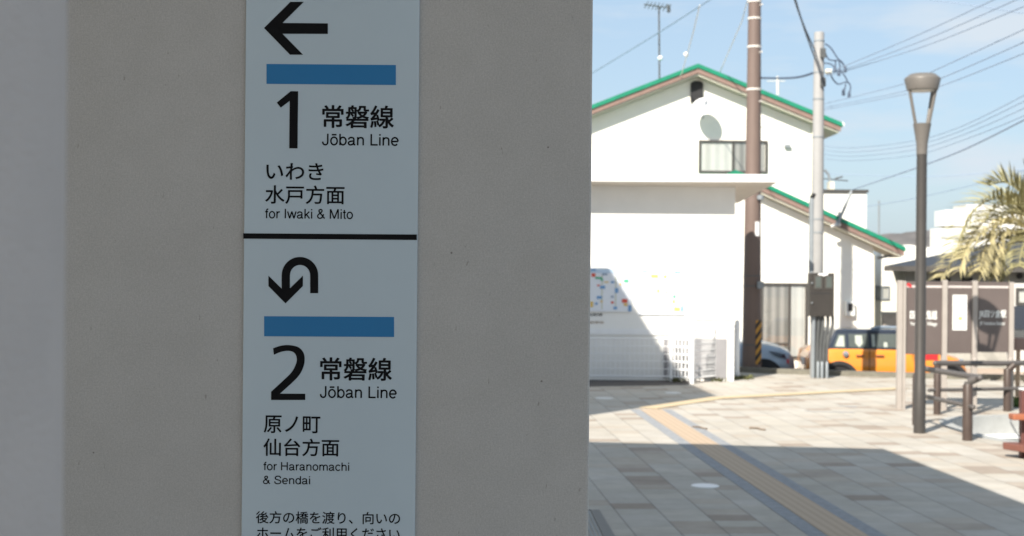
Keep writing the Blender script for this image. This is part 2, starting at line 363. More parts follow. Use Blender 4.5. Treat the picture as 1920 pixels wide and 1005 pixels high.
def tag(o, label=None, cat=None, group=None, kind=None):
    if label: o['label'] = label
    if cat: o['category'] = cat
    if group: o['group'] = group
    if kind: o['kind'] = kind
    return o
def thing(name, loc, label, cat, group=None):
    o = bpy.data.objects.new(name, None); o.empty_display_size = 0.2; COL.objects.link(o); o.location = loc
    WL[o.name] = Vector(loc); return tag(o, label, cat, group)
def B(): return MB()
def box(*a): return MB().box(*a)

def catmull(pts, n=6):
    out = []
    for i in range(len(pts) - 1):
        p0, p1, p2, p3 = pts[max(i - 1, 0)], pts[i], pts[i + 1], pts[min(i + 2, len(pts) - 1)]
        for k_ in range(n):
            t = k_ / n
            out.append(tuple(0.5 * (2 * p1[j] + (p2[j] - p0[j]) * t + (2 * p0[j] - 5 * p1[j] + 4 * p2[j] - p3[j]) * t * t + (3 * p1[j] - p0[j] - 3 * p2[j] + p3[j]) * t ** 3) for j in range(2)))
    out.append(pts[-1]); return out
# a plain sans-serif for the sign's Latin lines: each letter is (advance, strokes); 'c' strokes are smoothed
def _ell(cx, cy, rx, ry, a0=0, a1=360, n=28):
    return [(cx + rx * math.cos(rad(a0 + (a1 - a0) * i / n)), cy + ry * math.sin(rad(a0 + (a1 - a0) * i / n))) for i in range(n + 1)]
def _n(x0, x1): return ('c', [(x0, .28), (x0 + .02, .38), (x0 + .09, .46), ((x0 + x1) / 2 + .02, .483), (x1 - .05, .455), (x1 - .004, .37), (x1, .26), (x1, .12), (x1, 0)])
LETTERS = {
    'J': (.50, [('c', [(.38, .718), (.38, .45), (.38, .22), (.355, .09), (.29, .033), (.215, .022), (.13, .05), (.075, .13), (.065, .22)])]),
    'ō': (.556, [('l', _ell(.278, .2615, .20, .24)), ('l', [(.13, .655), (.43, .655)])]),
    'o': (.556, [('l', _ell(.278, .2615, .20, .24))]),
    'b': (.556, [('l', [(.098, 0), (.098, .718)]), ('l', _ell(.288, .2615, .188, .238))]),
    'd': (.556, [('l', [(.458, 0), (.458, .718)]), ('l', _ell(.268, .2615, .188, .238))]),
    'a': (.556, [('c', [(.085, .355), (.11, .43), (.18, .48), (.27, .487), (.37, .46), (.415, .38), (.415, .25), (.415, .10), (.44, .045), (.51, .035)]), ('c', [(.412, .285), (.33, .262), (.2, .245), (.105, .20), (.078, .135), (.11, .06), (.19, .028), (.29, .045), (.37, .10), (.415, .19)])]),
    'n': (.556, [('l', [(.105, 0), (.105, .523)]), _n(.105, .45)]),
    'h': (.556, [('l', [(.105, 0), (.105, .718)]), _n(.105, .45)]),
    'm': (.833, [('l', [(.105, 0), (.105, .523)]), _n(.105, .415), _n(.415, .73)]),
    'r': (.333, [('l', [(.105, 0), (.105, .523)]), ('c', [(.105, .28), (.125, .38), (.18, .45), (.25, .48), (.325, .478)])]),
    'i': (.222, [('l', [(.112, 0), (.112, .523)]), ('l', [(.112, .62), (.112, .718)])]),
    'L': (.556, [('l', [(.122, 0), (.122, .718)]), ('l', [(.122, .04), (.53, .04)])]),
    'e': (.556, [('l', [(.08, .262), (.475, .262)]), ('l', _ell(.278, .2615, .20, .24, 0, 318, 26))]),
    'f': (.278, [('c', [(.14, 0), (.14, .3), (.14, .56), (.165, .65), (.21, .682), (.27, .682)]), ('l', [(.018, .487), (.258, .487)])]),
    't': (.278, [('c', [(.135, .67), (.135, .45), (.135, .16), (.145, .075), (.19, .036), (.255, .036)]), ('l', [(.018, .487), (.255, .487)])]),
    'I': (.278, [('l', [(.14, 0), (.14, .718)])]),
    'w': (.722, [('l', [(.035, .523), (.195, 0)]), ('l', [(.195, 0), (.36, .523)]), ('l', [(.36, .523), (.525, 0)]), ('l', [(.525, 0), (.685, .523)])]),
    'k': (.50, [('l', [(.105, 0), (.105, .718)]), ('l', [(.43, .523), (.105, .20)]), ('l', [(.215, .30), (.455, 0)])]),
    '&': (.667, [('c', [(.615, .015), (.42, .24), (.235, .46), (.18, .56), (.205, .65), (.30, .69), (.39, .655), (.41, .57), (.345, .465), (.22, .375), (.11, .28), (.078, .18), (.125, .075), (.24, .028), (.37, .06), (.48, .18), (.525, .35)])]),
    'M': (.833, [('l', [(.115, 0), (.115, .718)]), ('l', [(.13, .718), (.416, .01)]), ('l', [(.416, .01), (.703, .718)]), ('l', [(.717, 0), (.717, .718)])]),
    'H': (.722, [('l', [(.12, 0), (.12, .718)]), ('l', [(.60, 0), (.60, .718)]), ('l', [(.12, .375), (.60, .375)])]),
    'c': (.50, [('l', _ell(.268, .2615, .195, .24, 40, 320, 26))]),
    'S': (.667, [('c', [(.565, .52), (.535, .625), (.45, .685), (.335, .697), (.2, .665), (.125, .56), (.155, .45), (.29, .385), (.45, .34), (.56, .27), (.585, .18), (.525, .075), (.36, .022), (.2, .04), (.1, .12), (.075, .235)])]),
}
LATIN = {"Jōban Line", "for Iwaki & Mito", "for Haranomachi", "& Sendai"}
def latin_mesh(body, half=.05):
    vs, fs, lay, x = [], [], [], 0.0
    for ch in body:
        if ch == ' ': x += .278; continue
        adv, strokes = LETTERS[ch]
        for k_, (kind, pts) in enumerate(strokes):
            pts = catmull(pts, 5) if kind == 'c' else pts
            b0 = len(vs); n = len(pts)
            for i in range(n):
                a, b = pts[max(i - 1, 0)], pts[min(i + 1, n - 1)]
                if n > 20 and pts[0] == pts[-1] or (n > 20 and math.hypot(pts[0][0] - pts[-1][0], pts[0][1] - pts[-1][1]) < 1e-6):
                    a, b = pts[i - 1 if i > 0 else n - 2], pts[i + 1 if i < n - 1 else 1]
                dx, dy = b[0] - a[0], b[1] - a[1]; L_ = math.hypot(dx, dy) or 1
                vs += [(x + pts[i][0] - dy / L_ * half, pts[i][1] + dx / L_ * half), (x + pts[i][0] + dy / L_ * half, pts[i][1] - dx / L_ * half)]
                lay += [k_, k_]
            fs += [(b0 + 2 * i, b0 + 2 * i + 1, b0 + 2 * i + 3, b0 + 2 * i + 2) for i in range(n - 1)]
        x += adv
    return vs, fs, lay
def text_mesh(body, place, name, mat, parent, bold=0.0):
    """place(a, b) -> world, a, b in 0..1 over the lettering's ink box"""
    vs, fs, lay = [], [], None
    if body in LATIN:
        vs, fs, lay = latin_mesh(body)
    else:
        c = bpy.data.curves.new("lettering_source", 'FONT'); c.body = body; c.resolution_u = 6
        o = bpy.data.objects.new("lettering_source", c); COL.objects.link(o)
        dg = bpy.context.evaluated_depsgraph_get(); dg.update()
        src = bpy.data.meshes.new_from_object(o.evaluated_get(dg))
        bpy.data.objects.remove(o); bpy.data.curves.remove(c)
        vs = [(v.co.x, v.co.y) for v in src.vertices]; fs = [tuple(p.vertices) for p in src.polygons]
        bpy.data.meshes.remove(src)
    x0, x1, y0, y1 = min(v[0] for v in vs) - bold, max(v[0] for v in vs) + bold, min(v[1] for v in vs) - bold, max(v[1] for v in vs) + bold
    off = WL[parent.name]; V, Fc = [], []
    shifts = [(0, 0)] if not bold else [(bold * math.cos(6.2832 * i / 8), bold * math.sin(6.2832 * i / 8)) for i in range(8)]   # heavier strokes
    for i, (dx, dy) in enumerate(shifts):
        b0 = len(V)
        V += [place((x + dx - x0) / (x1 - x0), (y + dy - y0) / (y1 - y0)) - off - Vector((0, 0.00003 * (i + (lay[q] if lay else 0)), 0)) for q, (x, y) in enumerate(vs)]
        Fc += [tuple(b0 + q for q in f) for f in fs]
    me = bpy.data.meshes.new(name); me.from_pydata(V, [], Fc); me.materials.append(M[mat])
    ob = bpy.data.objects.new(name, me); COL.objects.link(ob); ob.parent = parent; WL[ob.name] = off
    return ob
def flat_text(body, x0, z0, x1, z1, y, name, mat, parent, bold=0.0):
    return text_mesh(body, lambda a, b: Vector((x0 + a * (x1 - x0), y, z0 + b * (z1 - z0))), name, mat, parent, bold)

def smooth_path(pts, n=10):
    out = []
    for i in range(len(pts) - 1):
        p0, p1, p2, p3 = pts[max(i - 1, 0)], pts[i], pts[i + 1], pts[min(i + 2, len(pts) - 1)]
        for k_ in range(n):
            t = k_ / n
            out.append(0.5 * (2 * p1 + (p2 - p0) * t + (2 * p0 - 5 * p1 + 4 * p2 - p3) * t * t + (3 * p1 - p0 - 3 * p2 + p3) * t ** 3))
    out.append(pts[-1]); return out
# ------------------------------------------------------------------ ground
ax = Vector((-math.sin(TH), math.cos(TH), 0)); ay = Vector((math.cos(TH), math.sin(TH), 0))   # along / across the station's axis
ST = -0.62     # level of the street beyond the plaza
tag(box(-2500, 26, ST - 0.5, 2500, 4500, ST).build("road", "asphalt"), kind='structure')
edge = [(-40, 29.6), (3.9, 29.9), (5.2, 28.9), (7.5, 28.1), (12, 27.2), (60, 18)]
plaza_poly = [(-40, -40), (60, -40)] + [(x, y) for x, y in reversed(edge)]
BC = Vector((8.3, 18.85, 0))
def basin_ring(off=0.0, n=72):
    out = []
    for i in range(n):
        a = 6.28319 * i / n; c_, s_ = math.cos(a), math.sin(a); e_ = 2 / 3.2
        out.append((BC.x + (2.4 + off) * math.copysign(abs(c_) ** e_, c_), BC.y + (2.05 + off) * math.copysign(abs(s_) ** e_, s_)))
    return out
rg = basin_ring()
key = max(range(len(rg)), key=lambda i: rg[i][0] - abs(rg[i][1] - BC.y) * 5)
rg = rg[key:] + rg[:key]
tris = bmesh.new()
bm_o = [tris.verts.new((x, y, 0)) for x, y in [(-40, -40), (60, -40)] + list(reversed(edge))]
bm_i = [tris.verts.new((x, y, 0)) for x, y in rg]
ed = [tris.edges.new((bm_o[i], bm_o[(i + 1) % len(bm_o)])) for i in range(len(bm_o))] + [tris.edges.new((bm_i[i], bm_i[(i + 1) % len(bm_i)])) for i in range(len(bm_i))]
bmesh.ops.triangle_fill(tris, use_beauty=True, use_dissolve=False, edges=ed, normal=(0, 0, 1))
gm = B(); gm.v = [v.co.copy() for v in tris.verts]; tris.verts.index_update(); gm.f = [tuple(v.index for v in f.verts) for f in tris.faces]; tris.free()
go = gm.build("ground", "paving"); tag(go, kind='structure')
k = B()
for (xa, ya), (xb, yb) in zip(edge[1:], edge[2:]):
    d_ = Vector((xb - xa, yb - ya, 0)).normalized(); nrm = Vector((-d_.y, d_.x, 0)) * 0.2
    k.hexa([(xa, ya, -0.8), (xb, yb, -0.8), (xb + nrm.x, yb + nrm.y, -0.8), (xa + nrm.x, ya + nrm.y, -0.8)],
           [(xa, ya, 0.10), (xb, yb, 0.10), (xb + nrm.x, yb + nrm.y, 0.10), (xa + nrm.x, ya + nrm.y, 0.10)])
tag(k.build("kerb", "kerb"), kind='structure')
tag(box(-60, 33.6, ST - 0.2, 80, 38.5, ST + 0.12).build("pavement", "sandy"), kind='structure')
tag(box(-2500, 38.52, ST - 0.3, 2500, 4500, ST + 0.05).build("land", "meadow"), kind='structure')
# asphalt apron in front of the notice wall
a0, a1, a2, a3 = G(1000, 727), G(1290, 722), G(1310, 712), G(1000, 704)
tag(B().prism_z([(a0.x, a0.y), (a1.x, a1.y), (a2.x, a2.y), (a3.x, a3.y)], -0.01, 0.004).build("asphalt_apron", "apron"), kind='structure')

# tactile strips with their grey borders
def strip(a, b, wdt, z, name, mat):
    a, b = Vector(a), Vector(b); d_ = (b - a).normalized(); n_ = Vector((-d_.y, d_.x, 0)) * wdt / 2
    q = [a + n_, b + n_, b - n_, a - n_]
    return tag(B().prism_z([(p.x, p.y) for p in q], z - 0.006, z).build(name, mat), kind='structure')
sA = G(1586, 1003); eA = G(1220, 768)
strip(sA - (eA - sA) * 0.6, eA, 0.62, 0.004, "path", "stripgrey")
strip(sA - (eA - sA) * 0.6, eA, 0.325, 0.008, "path", "tactile")
sB, mB, eB = G(1215, 766), G(1340, 747.5), G(1690, 729)
strip(sB, mB, 0.31, 0.012, "path", "tactile2"); strip(mB - (eB - mB).normalized() * 0.05, eB, 0.31, 0.016, "path", "tactile2")

# small covers let into the paving
def cover(px, py, r, label, mat="pale_conc"):
    c = G(px, py); t = B().lathe((c.x, c.y, 0.0), [(r, 0.0), (r, 0.006), (r * 0.92, 0.009), (0.01, 0.010)], 28)
    tag(t.build("access_cover", mat, origin=c), label, "cover", "round covers in the paving")
cover(1322, 911.5, 0.135, "round white cover in the shaded paving beside the yellow strip", "whitepaint")
cover(1133, 747, 0.15, "pale round cover in shade nearest the big grey wall")
cover(1262, 737, 0.14, "pale round cover in shade below the white mesh fence")

for px_, py_, a_, lb in ((1311, 802, -.75, "dark fallen twig on sunlit paving right of the yellow strip"), (1419, 804, -.6, "pale brown fallen twig further right on sunlit paving")):
    c = G(px_, py_, .012); m_ = B(); dx_ = Vector((math.cos(a_), math.sin(a_) * 1.6, 0))
    m_.tube(smooth_path([c - dx_ * .10, c + Vector((.01, .03, .006)), c + dx_ * .05, c + dx_ * .12 + Vector((0, .02, 0))], 4), .011, 6)
    tag(m_.build("fallen_twig", "trunk", origin=c), lb, "twig", "twigs on the paving")
for pa, pb, w_ in (((1508, 771), (1598, 773.5), .07), ((1568, 760.5), (1602, 763), .10)):  # two thin blue-grey streaks lying on the paving
    a_, b_ = G(*pa), G(*pb); tag(B().prism_z([(a_.x, a_.y), (a_.x + .05, a_.y - w_), (b_.x, b_.y - w_), (b_.x + .05, b_.y)], .001, .004).build("paving_streak", "stripgrey"), kind='structure')

# drain grate by the pillar
g0 = G(1150, 1004); gr = thing("drain_grate", (g0.x - 0.3, g0.y, 0), "dark steel drain grate in the paving at the foot of the pillar", "grate")
def gp(px, py): p = G(px, py, 0.006); return Vector((p.x, p.y, 0.006))
q = [gp(1124, 956.5), gp(1152, 1003), gp(1128, 1003), gp(1107, 956.5)]
dv = (q[0] - q[1]).normalized(); back = -dv * 0.7
fr = B()
fr.prism_z([(p.x, p.y) for p in (q[0], q[1] + back, q[2] + back, q[3])], 0.001, 0.008)
L_ = -ay
fr.prism_z([(p.x, p.y) for p in (q[3], q[0], q[0] + L_ * 0.9 + dv * .04, q[3] + L_ * .8 + dv * .04)], 0.002, 0.009)
fr.build("frame", "darkgalv", gr)
bars = B()
for i in range(16):
    o_ = L_ * (0.02 + 0.034 * i)
    a_ = q[3] + o_ - dv * 0.03; b_ = q[2] + back + o_
    bars.tube([(a_.x, a_.y, 0.003), (b_.x, b_.y, 0.003)], 0.008, 6)
bars.build("bars", "galv", gr)

# ------------------------------------------------------------------ station in front: pillar, side wall, sign; canopy, hall and footbridge overhead and behind
D0 = 2.46
xl, xr = X(124, 500, D0), X(1107.5, 500, D0)
CZ = 5.8
pl = B().box(xl - 0.25, D0, -0.05, xr, D0 + 0.62, CZ).build("station_pillar", "coat", origin=((xl + xr) / 2, D0, 0), bevel=0.004)
tag(pl, "broad grey speckled station pillar carrying the blue white platform sign", "pillar")
tn = math.atan2(960 - 122.5, F); tdist, cr_ = 0.78, 0.30
ccx = -math.sin(tn) * tdist - math.cos(tn) * cr_; ccy = math.cos(tn) * tdist - math.sin(tn) * cr_
sw = B().lathe((ccx, ccy, 0), [(cr_, -.02), (cr_, CZ)], 96).build("round_column", "sidewall", origin=(ccx, ccy, 0), smooth=True)
tag(sw, "pale out of focus round column at the photo's left edge in front of the pillar", "pillar")

SD = D0 - 0.006     # face of the sign
sgn = thing("platform_sign", P(617, 1400, D0 - 0.002), "tall bluish white platform sign with blue bars, arrows and numbers 1 and 2", "sign")
def S(px, py, lift=0.0): return P(px, py, SD - lift)
tl, tr = S(461, 0), S(786.5, 2)
x0s, x1s = S(456.8, 500).x, S(782.2, 500).x
zb, zt = S(617, 1420).z, S(617, -90).z
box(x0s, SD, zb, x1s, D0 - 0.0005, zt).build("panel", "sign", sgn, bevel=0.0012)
def poly_part(pts, name, mat, lift=0.0005):
    m = B(); m.loft([[S(x, y, lift) for x, y in pts], [S(x, y, -0.0002) for x, y in pts]]); return m.build(name, mat, sgn)
def zpt(x, y, ox=440, oy=0, s=3.589): return (ox + x / s, oy + y / s)
poly_part([zpt(*p) for p in ((197, 188), (372, 368), (460, 368), (322, 227), (627, 228), (627, 157), (322, 154), (465, 12), (375, 12))], "arrow", "ink")
poly_part([zpt(*p) for p in ((214, 430), (1085, 437), (1085, 572), (214, 564))], "line_bar", "blue")
poly_part([zpt(*p) for p in ((377, 613), (427, 614), (423, 999), (367, 998), (370, 679), (310, 724), (283, 690))], "numeral", "ink")
poly_part([zpt(x, y, 440, 280) for x, y in ((57, 565), (1226, 573), (1226, 610), (57, 601))], "divider_line", "ink", 0.0007)
# U-turn arrow
ut = [(508, 968)]
c0 = (440, 850)
ut = [(562, 968), (562, 848)]
for i in range(1, 24): a = math.pi * i / 24; ut.append((439 + 123 * math.cos(a), 848 - 124 * math.sin(a)))
ut += [(316, 848), (316, 937), (227, 850), (227, 920), (342, 1037), (459, 920), (459, 850), (372, 935), (372, 848)]
for i in range(1, 20): a = math.pi * (1 - i / 20); ut.append((440 + 68 * math.cos(a), 848 - 70 * math.sin(a)))
ut += [(508, 848), (508, 968)]
poly_part([zpt(x, y, 440, 280) for x, y in ut], "turn_arrow", "ink")
poly_part([zpt(x, y, 440, 560) for x, y in ((198, 118), (1073, 123), (1073, 258), (198, 253))], "line_bar", "blue")
two = catmull([(258, 334), (305, 318), (360, 312), (425, 325), (462, 362), (471, 410), (462, 460), (436, 512), (390, 562), (305, 639)])
two += [(475, 640), (475, 682), (245, 682), (245, 626)]
two += catmull([(245, 626), (330, 548), (382, 496), (410, 445), (418, 405), (406, 370), (380, 354), (345, 352), (305, 360), (264, 378)])[1:]
poly_part([zpt(x, y, 440, 560) for x, y in two], "numeral", "ink")
def sign_text(body, l, t, r, b, oy, s=3.589, bold=0.0):
    xa, ya = zpt(l, b, 440, oy, s); wpx, hpx = (r - l) / s, (b - t) / s
    o_ = S(xa, ya, 0.0004); kx = SD / F
    text_mesh(body, lambda p, q_: Vector((o_.x + p * wpx * kx, o_.y, o_.z + q_ * hpx * kx)), "lettering", "ink", sgn, bold)
sign_text("常磐線", 588, 706, 1071, 861, 0, bold=0.016)
sign_text("Jōban Line", 587, 899, 1104, 979, 0)
sign_text("いわき", 212, 90, 597, 204, 280, bold=0.012)
sign_text("水戸方面", 205, 240, 739, 366, 280, bold=0.012)
sign_text("for Iwaki & Mito", 204, 397, 796, 466, 280)
sign_text("常磐線", 574, 394, 1058, 550, 560, bold=0.016)
sign_text("Jōban Line", 573, 588, 1091, 669, 560)
sign_text("原ノ町", 195, 785, 576, 904, 560, bold=0.012)
sign_text("仙台方面", 220, 253, 803, 389, 760, 4.103, bold=0.012)
sign_text("for Haranomachi", 221, 434, 881, 501, 760, 4.103)
sign_text("& Sendai", 217, 540, 580, 607, 760, 4.103)
sign_text("後方の橋を渡り、向いの", 163, 813, 1272, 908, 760, 4.103, bold=0.010)
sign_text("ホームをご利用ください", 170, 934, 1270, 1032, 760, 4.103, bold=0.010)

# canopy roof over the viewer; its edge throws the near shadow
cr = Vector((4.26 - SX * CZ, 16.57 - SY * CZ, CZ)); cl = Vector((0.94 - SX * CZ, 16.97 - SY * CZ, CZ))
ldir = (cl - cr).normalized(); rdir = Vector((0.068, -1, 0)).normalized()
cq = [cr, cr + rdir * 20.5, cr + rdir * 20.5 + Vector((-16, 0, 0)), cl + ldir * 12]
can = thing("station_canopy", (0, 2, 0), "station canopy roof throwing the straight edged shadow over the near paving", "canopy")
B().prism_z([(p.x, p.y) for p in cq], CZ, CZ + 0.25).build("roof_slab", "stationwall", can)
for xx, yy in ((-8, -6), (-0.6, -6), (-8, 3)):
    B().box(xx - 0.25, yy - 0.25, 0, xx + 0.25, yy + 0.25, CZ - .001).build("post", "stationwall", can)
# footbridge: throws the far shadow over the notice wall
BZ = 9.0
bc = Vector((3.31 - SX * BZ, 23.4 - SY * BZ, BZ)); bn = (Vector((1.15, 20.4, 0)) - Vector((3.31, 23.4, 0))).normalized(); bf = Vector((-0.30, 5.4, 0)).normalized()
bq = [bc, bc + bf * 5.43, bc + bf * 5.43 + Vector((-14, 0, 0)), bc + bn * 11 + Vector((-5, 0, 0)), bc + bn * 11]
br = thing("footbridge", (bc.x - 4, bc.y, 0), "covered footbridge behind the pillar shading the white notice wall", "bridge")
B().prism_z([(p.x, p.y) for p in bq], BZ, BZ + 0.2).build("deck", "stationwall", br)
for (xx, yy) in ((bc.x - 2.6, bc.y + 3.5), (bc.x - 8, bc.y + 4.5), (bc.x - 7, bc.y - 3)):
    B().box(xx - 0.2, yy - 0.2, 0, xx + 0.2, yy + 0.2, BZ).build("post", "stationwall", br)

# ------------------------------------------------------------------ roofed notice wall
WD = 26.85
wx1 = X(1377.5, 500, WD)
shed = thing("notice_shelter", (1.5, WD, 0), "white roofed notice wall with map boards, half in shadow", "shelter")
ztop = 3.60
B().hexa([(-4, WD, -.02), (wx1, WD, -.02), (wx1, WD + 1.5, -.02), (-4, WD + 1.5, -.02)], [(-4, WD, 3.69), (wx1, WD, 3.69), (wx1, WD + 1.5, 3.53), (-4, WD + 1.5, 3.53)]).build("wall", "white", shed)
FR = P(1461, 340.5, 26.26); BR = P(1384, 380, 28.65)
BRx = Vector((BR.x, BR.y, 3.45)); FL = Vector((-4.6, 26.3, 3.70)); BL = Vector((-4.6, 28.65, 3.45))
up = Vector((0, 0, 0.125))
B().hexa([FL, FR, BRx, BL], [FL + up, FR + up, BRx + up, BL + up]).build("roof", "beige", shed)
fa = B(); fz = Vector((0, -0.012, 0.0))
fa.hexa([FL + fz - Vector((0, 0, .008)), FR + fz + Vector((.012, 0, -.008)), FR + Vector((.012, -.001, -.008)), FL + Vector((0, -.001, -.008))],
        [FL + fz + up * 1.05, FR + fz + up * 1.05 + Vector((.012, 0, 0)), FR + up * 1.05 + Vector((.012, -.001, 0)), FL + up * 1.05 + Vector((0, -.001, 0))])
fa.build("fascia", "whitepaint", shed)
B().box(-4, WD - 0.025, 0.86, X(1290, 620, WD), WD - 0.002, 0.97).build("ledge", "whitepaint", shed)

B().box(X(1243, 680, WD), WD - 0.02, 0.05, X(1362, 680, WD), WD - 0.001, 0.80).build("fence_shade", "fence_shade", shed)  # grey sheet painting the fence's shade onto the white lower wall

# map boards on the wall
def map_board(px0, py0, px1, py1, label, seed, colours, header=True):
    yb = WD - 0.035
    a, b = P(px0, py1, yb), P(px1, py0, yb)
    t = thing("map_board", (a.x, yb, a.z), label, "map board", "map boards on the notice wall")
    B().box(a.x, yb, a.z, b.x, WD - 0.002, b.z).build("panel", "mapface", t, bevel=0.004)
    if header:
        h = 0.09; B().box(a.x + 0.01, yb - 0.004, b.z - h, b.x - 0.01, yb - 0.001, b.z - 0.01).build("header", "maphead", t)
    rng = random.Random(seed)
    lanes = B()
    for i in range(4):
        xx = a.x + (b.x - a.x) * (0.15 + 0.22 * i + rng.uniform(-.04, .04)); lanes.box(xx, yb - 0.003, a.z + 0.04, xx + 0.018, yb - 0.001, b.z - 0.12)
    lanes.build("street_lines", "maproad", t)
    for mat, spots in colours.items():
        m = B()
        for (sx_, sy_, sw_, sh_) in spots:
            c = P(sx_, sy_, yb); k_ = yb / F
            m.box(c.x - sw_ * k_ / 2, yb - 0.006 - 0.0005 * len(mat), c.z - sh_ * k_ / 2, c.x + sw_ * k_ / 2, yb - 0.0035, c.z + sh_ * k_ / 2)
        m.build("printed_marks", mat, t)
    return t
def zz(l): return [(1100 + x / 7.18, 480 + y / 7.18, w / 7.18, h / 7.18) for x, y, w, h in l]
map_board(1040, 503.5, 1184, 583.5, "leftmost coloured map board, mostly shaded, on the white notice wall", 1, {
    "mapblue": zz([(92, 187, 70, 26), (215, 420, 66, 40), (403, 465, 44, 64), (172, 558, 70, 38), (385, 700, 50, 34), (580, 705, 40, 80), (350, 352, 46, 26), (130, 640, 36, 30)]),
    "mapred": zz([(92, 256, 52, 46), (512, 604, 72, 50), (345, 625, 36, 28), (160, 395, 36, 18)]),
    "mapgreen": zz([(160, 295, 90, 26), (532, 335, 66, 40), (205, 320, 30, 30)]),
    "mapyellow": zz([(66, 650, 40, 74), (200, 612, 26, 26), (525, 655, 46, 36), (265, 352, 60, 16), (455, 380, 24, 30)]),
    "cablefar": zz([(242, 245, 70, 26), (345, 548, 34, 24)])})
map_board(1196, 506, 1283, 590, "sunlit map board with yellow and green blocks, right of the shaded map", 2, {
    "mapblue": zz([(1225, 222, 90, 20), (1282, 710, 26, 80), (785, 210, 80, 14)]),
    "mapyellow": zz([(912, 270, 96, 40), (1058, 275, 36, 36), (965, 470, 30, 40), (1172, 612, 34, 40), (1218, 715, 74, 50)]),
    "mapgreen": zz([(1180, 545, 34, 34), (1060, 542, 22, 18)]),
    "mapred": zz([(1078, 490, 22, 22)]), "cablefar": zz([(1085, 748, 50, 12)])}, header=False)
yb = WD - 0.03; a_, b_ = P(1303, 600, yb), P(1384 - 9, 507, yb)
wb = thing("blank_board", (a_.x, yb, a_.z), "blank white board at the right end of the notice wall", "board")
B().box(a_.x, yb, a_.z, b_.x, WD - 0.002, b_.z).build("panel", "whitepaint", wb, bevel=0.006)
for cx_ in (a_.x + 0.03, b_.x - 0.04): B().box(cx_ - 0.02, yb - 0.012, b_.z - 0.03, cx_ + 0.02, yb - 0.001, b_.z - 0.012).build("clip", "darkgalv", wb)
nt_ = P(1100, 593, WD - 0.01); n1 = P(1129, 588.5, WD - 0.01)
cap = thing("wall_caption", (nt_.x, WD, nt_.z), "two small lines of dark lettering under the shaded map", "lettering")
flat_text("四倉駅周辺案内図", X(1085, 592, WD), Z(1085, 592.5, WD), X(1129, 588, WD), Z(1129, 587, WD), WD - 0.004, "lettering", "frame", cap, 0.02)
flat_text("いわき市四倉町案内板", X(1080, 606, WD), Z(1080, 606.5, WD), X(1132, 602, WD), Z(1132, 602, WD), WD - 0.004, "lettering", "stake", cap, 0.01)

# white mesh fence in three panels
def mesh_panel(p, q, z0, z1, label, posts=(True, True), dx=0.075, dz=0.15, r=0.004, pr=0.03):
    p, q = Vector((p.x, p.y, 0)), Vector((q.x, q.y, 0)); t = thing("mesh_fence", p, label, "fence", "white mesh fence panels by the notice wall")
    L = (q - p).length; d_ = (q - p) / L
    w = B()
    for i in range(int(L / dx) + 1):
        s_ = p + d_ * min(i * dx, L); w.tube([s_ + Vector((0, 0, z0)), s_ + Vector((0, 0, z1))], r, 4)
    nzr = int(round((z1 - z0) / dz))
    for i in range(nzr + 1):
        zz_ = z0 + (z1 - z0) * i / nzr; w.tube([p + Vector((0, 0, zz_)), q + Vector((0, 0, zz_))], r * 1.3 if 0 < i < nzr else 0.013, 4)
    w.build("mesh", "whitepaint", t)
    for e_, flag, pr_ in ((p, posts[0], pr), (q, posts[1], pr)):
        if flag: B().lathe((e_.x, e_.y, 0), [(pr_, -0.02), (pr_, z1 + 0.12), (pr_ * .6, z1 + 0.15)], 12).build("post", "whitepaint", t, smooth=True)
    return t
f0 = Vector((-2.2, 26.5, 0)); f1 = G(1258, 716); f2 = G(1297, 719.5); f3 = G(1382, 710)
mesh_panel(f0, Vector((f1.x - .02, f1.y, 0)), 0.1, 0.80, "long white mesh fence bay along the shaded foot of the notice wall", (True, False), 0.09, 0.13, 0.006, 0.022)
mesh_panel(Vector((f1.x, f1.y, 0)), f2, 0.1, 0.80, "narrow white mesh fence bay between the shaded wall and thick post", (True, False), 0.09, 0.13, 0.015, 0.03)
mesh_panel(f2, f3, 0.1, 0.98, "white mesh fence bay slanting back from the thick front post", (True, True), 0.05, 0.13, 0.0045, 0.045)
mesh_panel(f3, Vector((f3.x + 0.1, f3.y + 1.2, 0)), 0.1, 1.0, "white mesh fence bay receding along the shelter's right side", (False, True), 0.05, 0.14, 0.004, 0.035)

def tuft(px, py, n, h, name, label, mat, spread=0.12, blade=0.012, group=None):
    c = G(px, py); m = B(); rng = random.Random(int(px))
    for i in range(n):
        a = rng.uniform(0, 6.28); rr = rng.uniform(0, spread); lean = rng.uniform(.2, .8) * h; hh = h * rng.uniform(.5, 1.1)
        b0 = c + Vector((rr * math.cos(a), rr * math.sin(a), 0)); tip = b0 + Vector((lean * math.cos(a), lean * math.sin(a), hh)); sd = Vector((-math.sin(a), math.cos(a), 0)) * blade
        mid = b0.lerp(tip, .55) + Vector((0, 0, hh * .18))
        m.face([b0 - sd, b0 + sd, mid + sd * 1.3, mid - sd * 1.3]); m.face([mid - sd * 1.3, mid + sd * 1.3, tip])
    return tag(m.build(name, mat, origin=c, fix=False), label, "weed" if 'weed' in name else "grass", group)
tuft(1160, 707, 26, 0.16, "weed", "small green weed growing against the shaded white wall", "leafgreen", 0.05, 0.03)
for px_, py_, lb in ((1268, 716, "dry grass tuft at the foot of the narrow fence bay"), (1376, 712, "dry grass tuft at the fence's right corner post"), (1398, 711, "grass tuft between the corner post and brown pole"), (1345, 715, "low grass tuft under the slanting fence bay")):
    tuft(px_, py_, 60, 0.085, "grass_tuft", lb, "grass", 0.2, 0.008, "grass tufts along the fence")

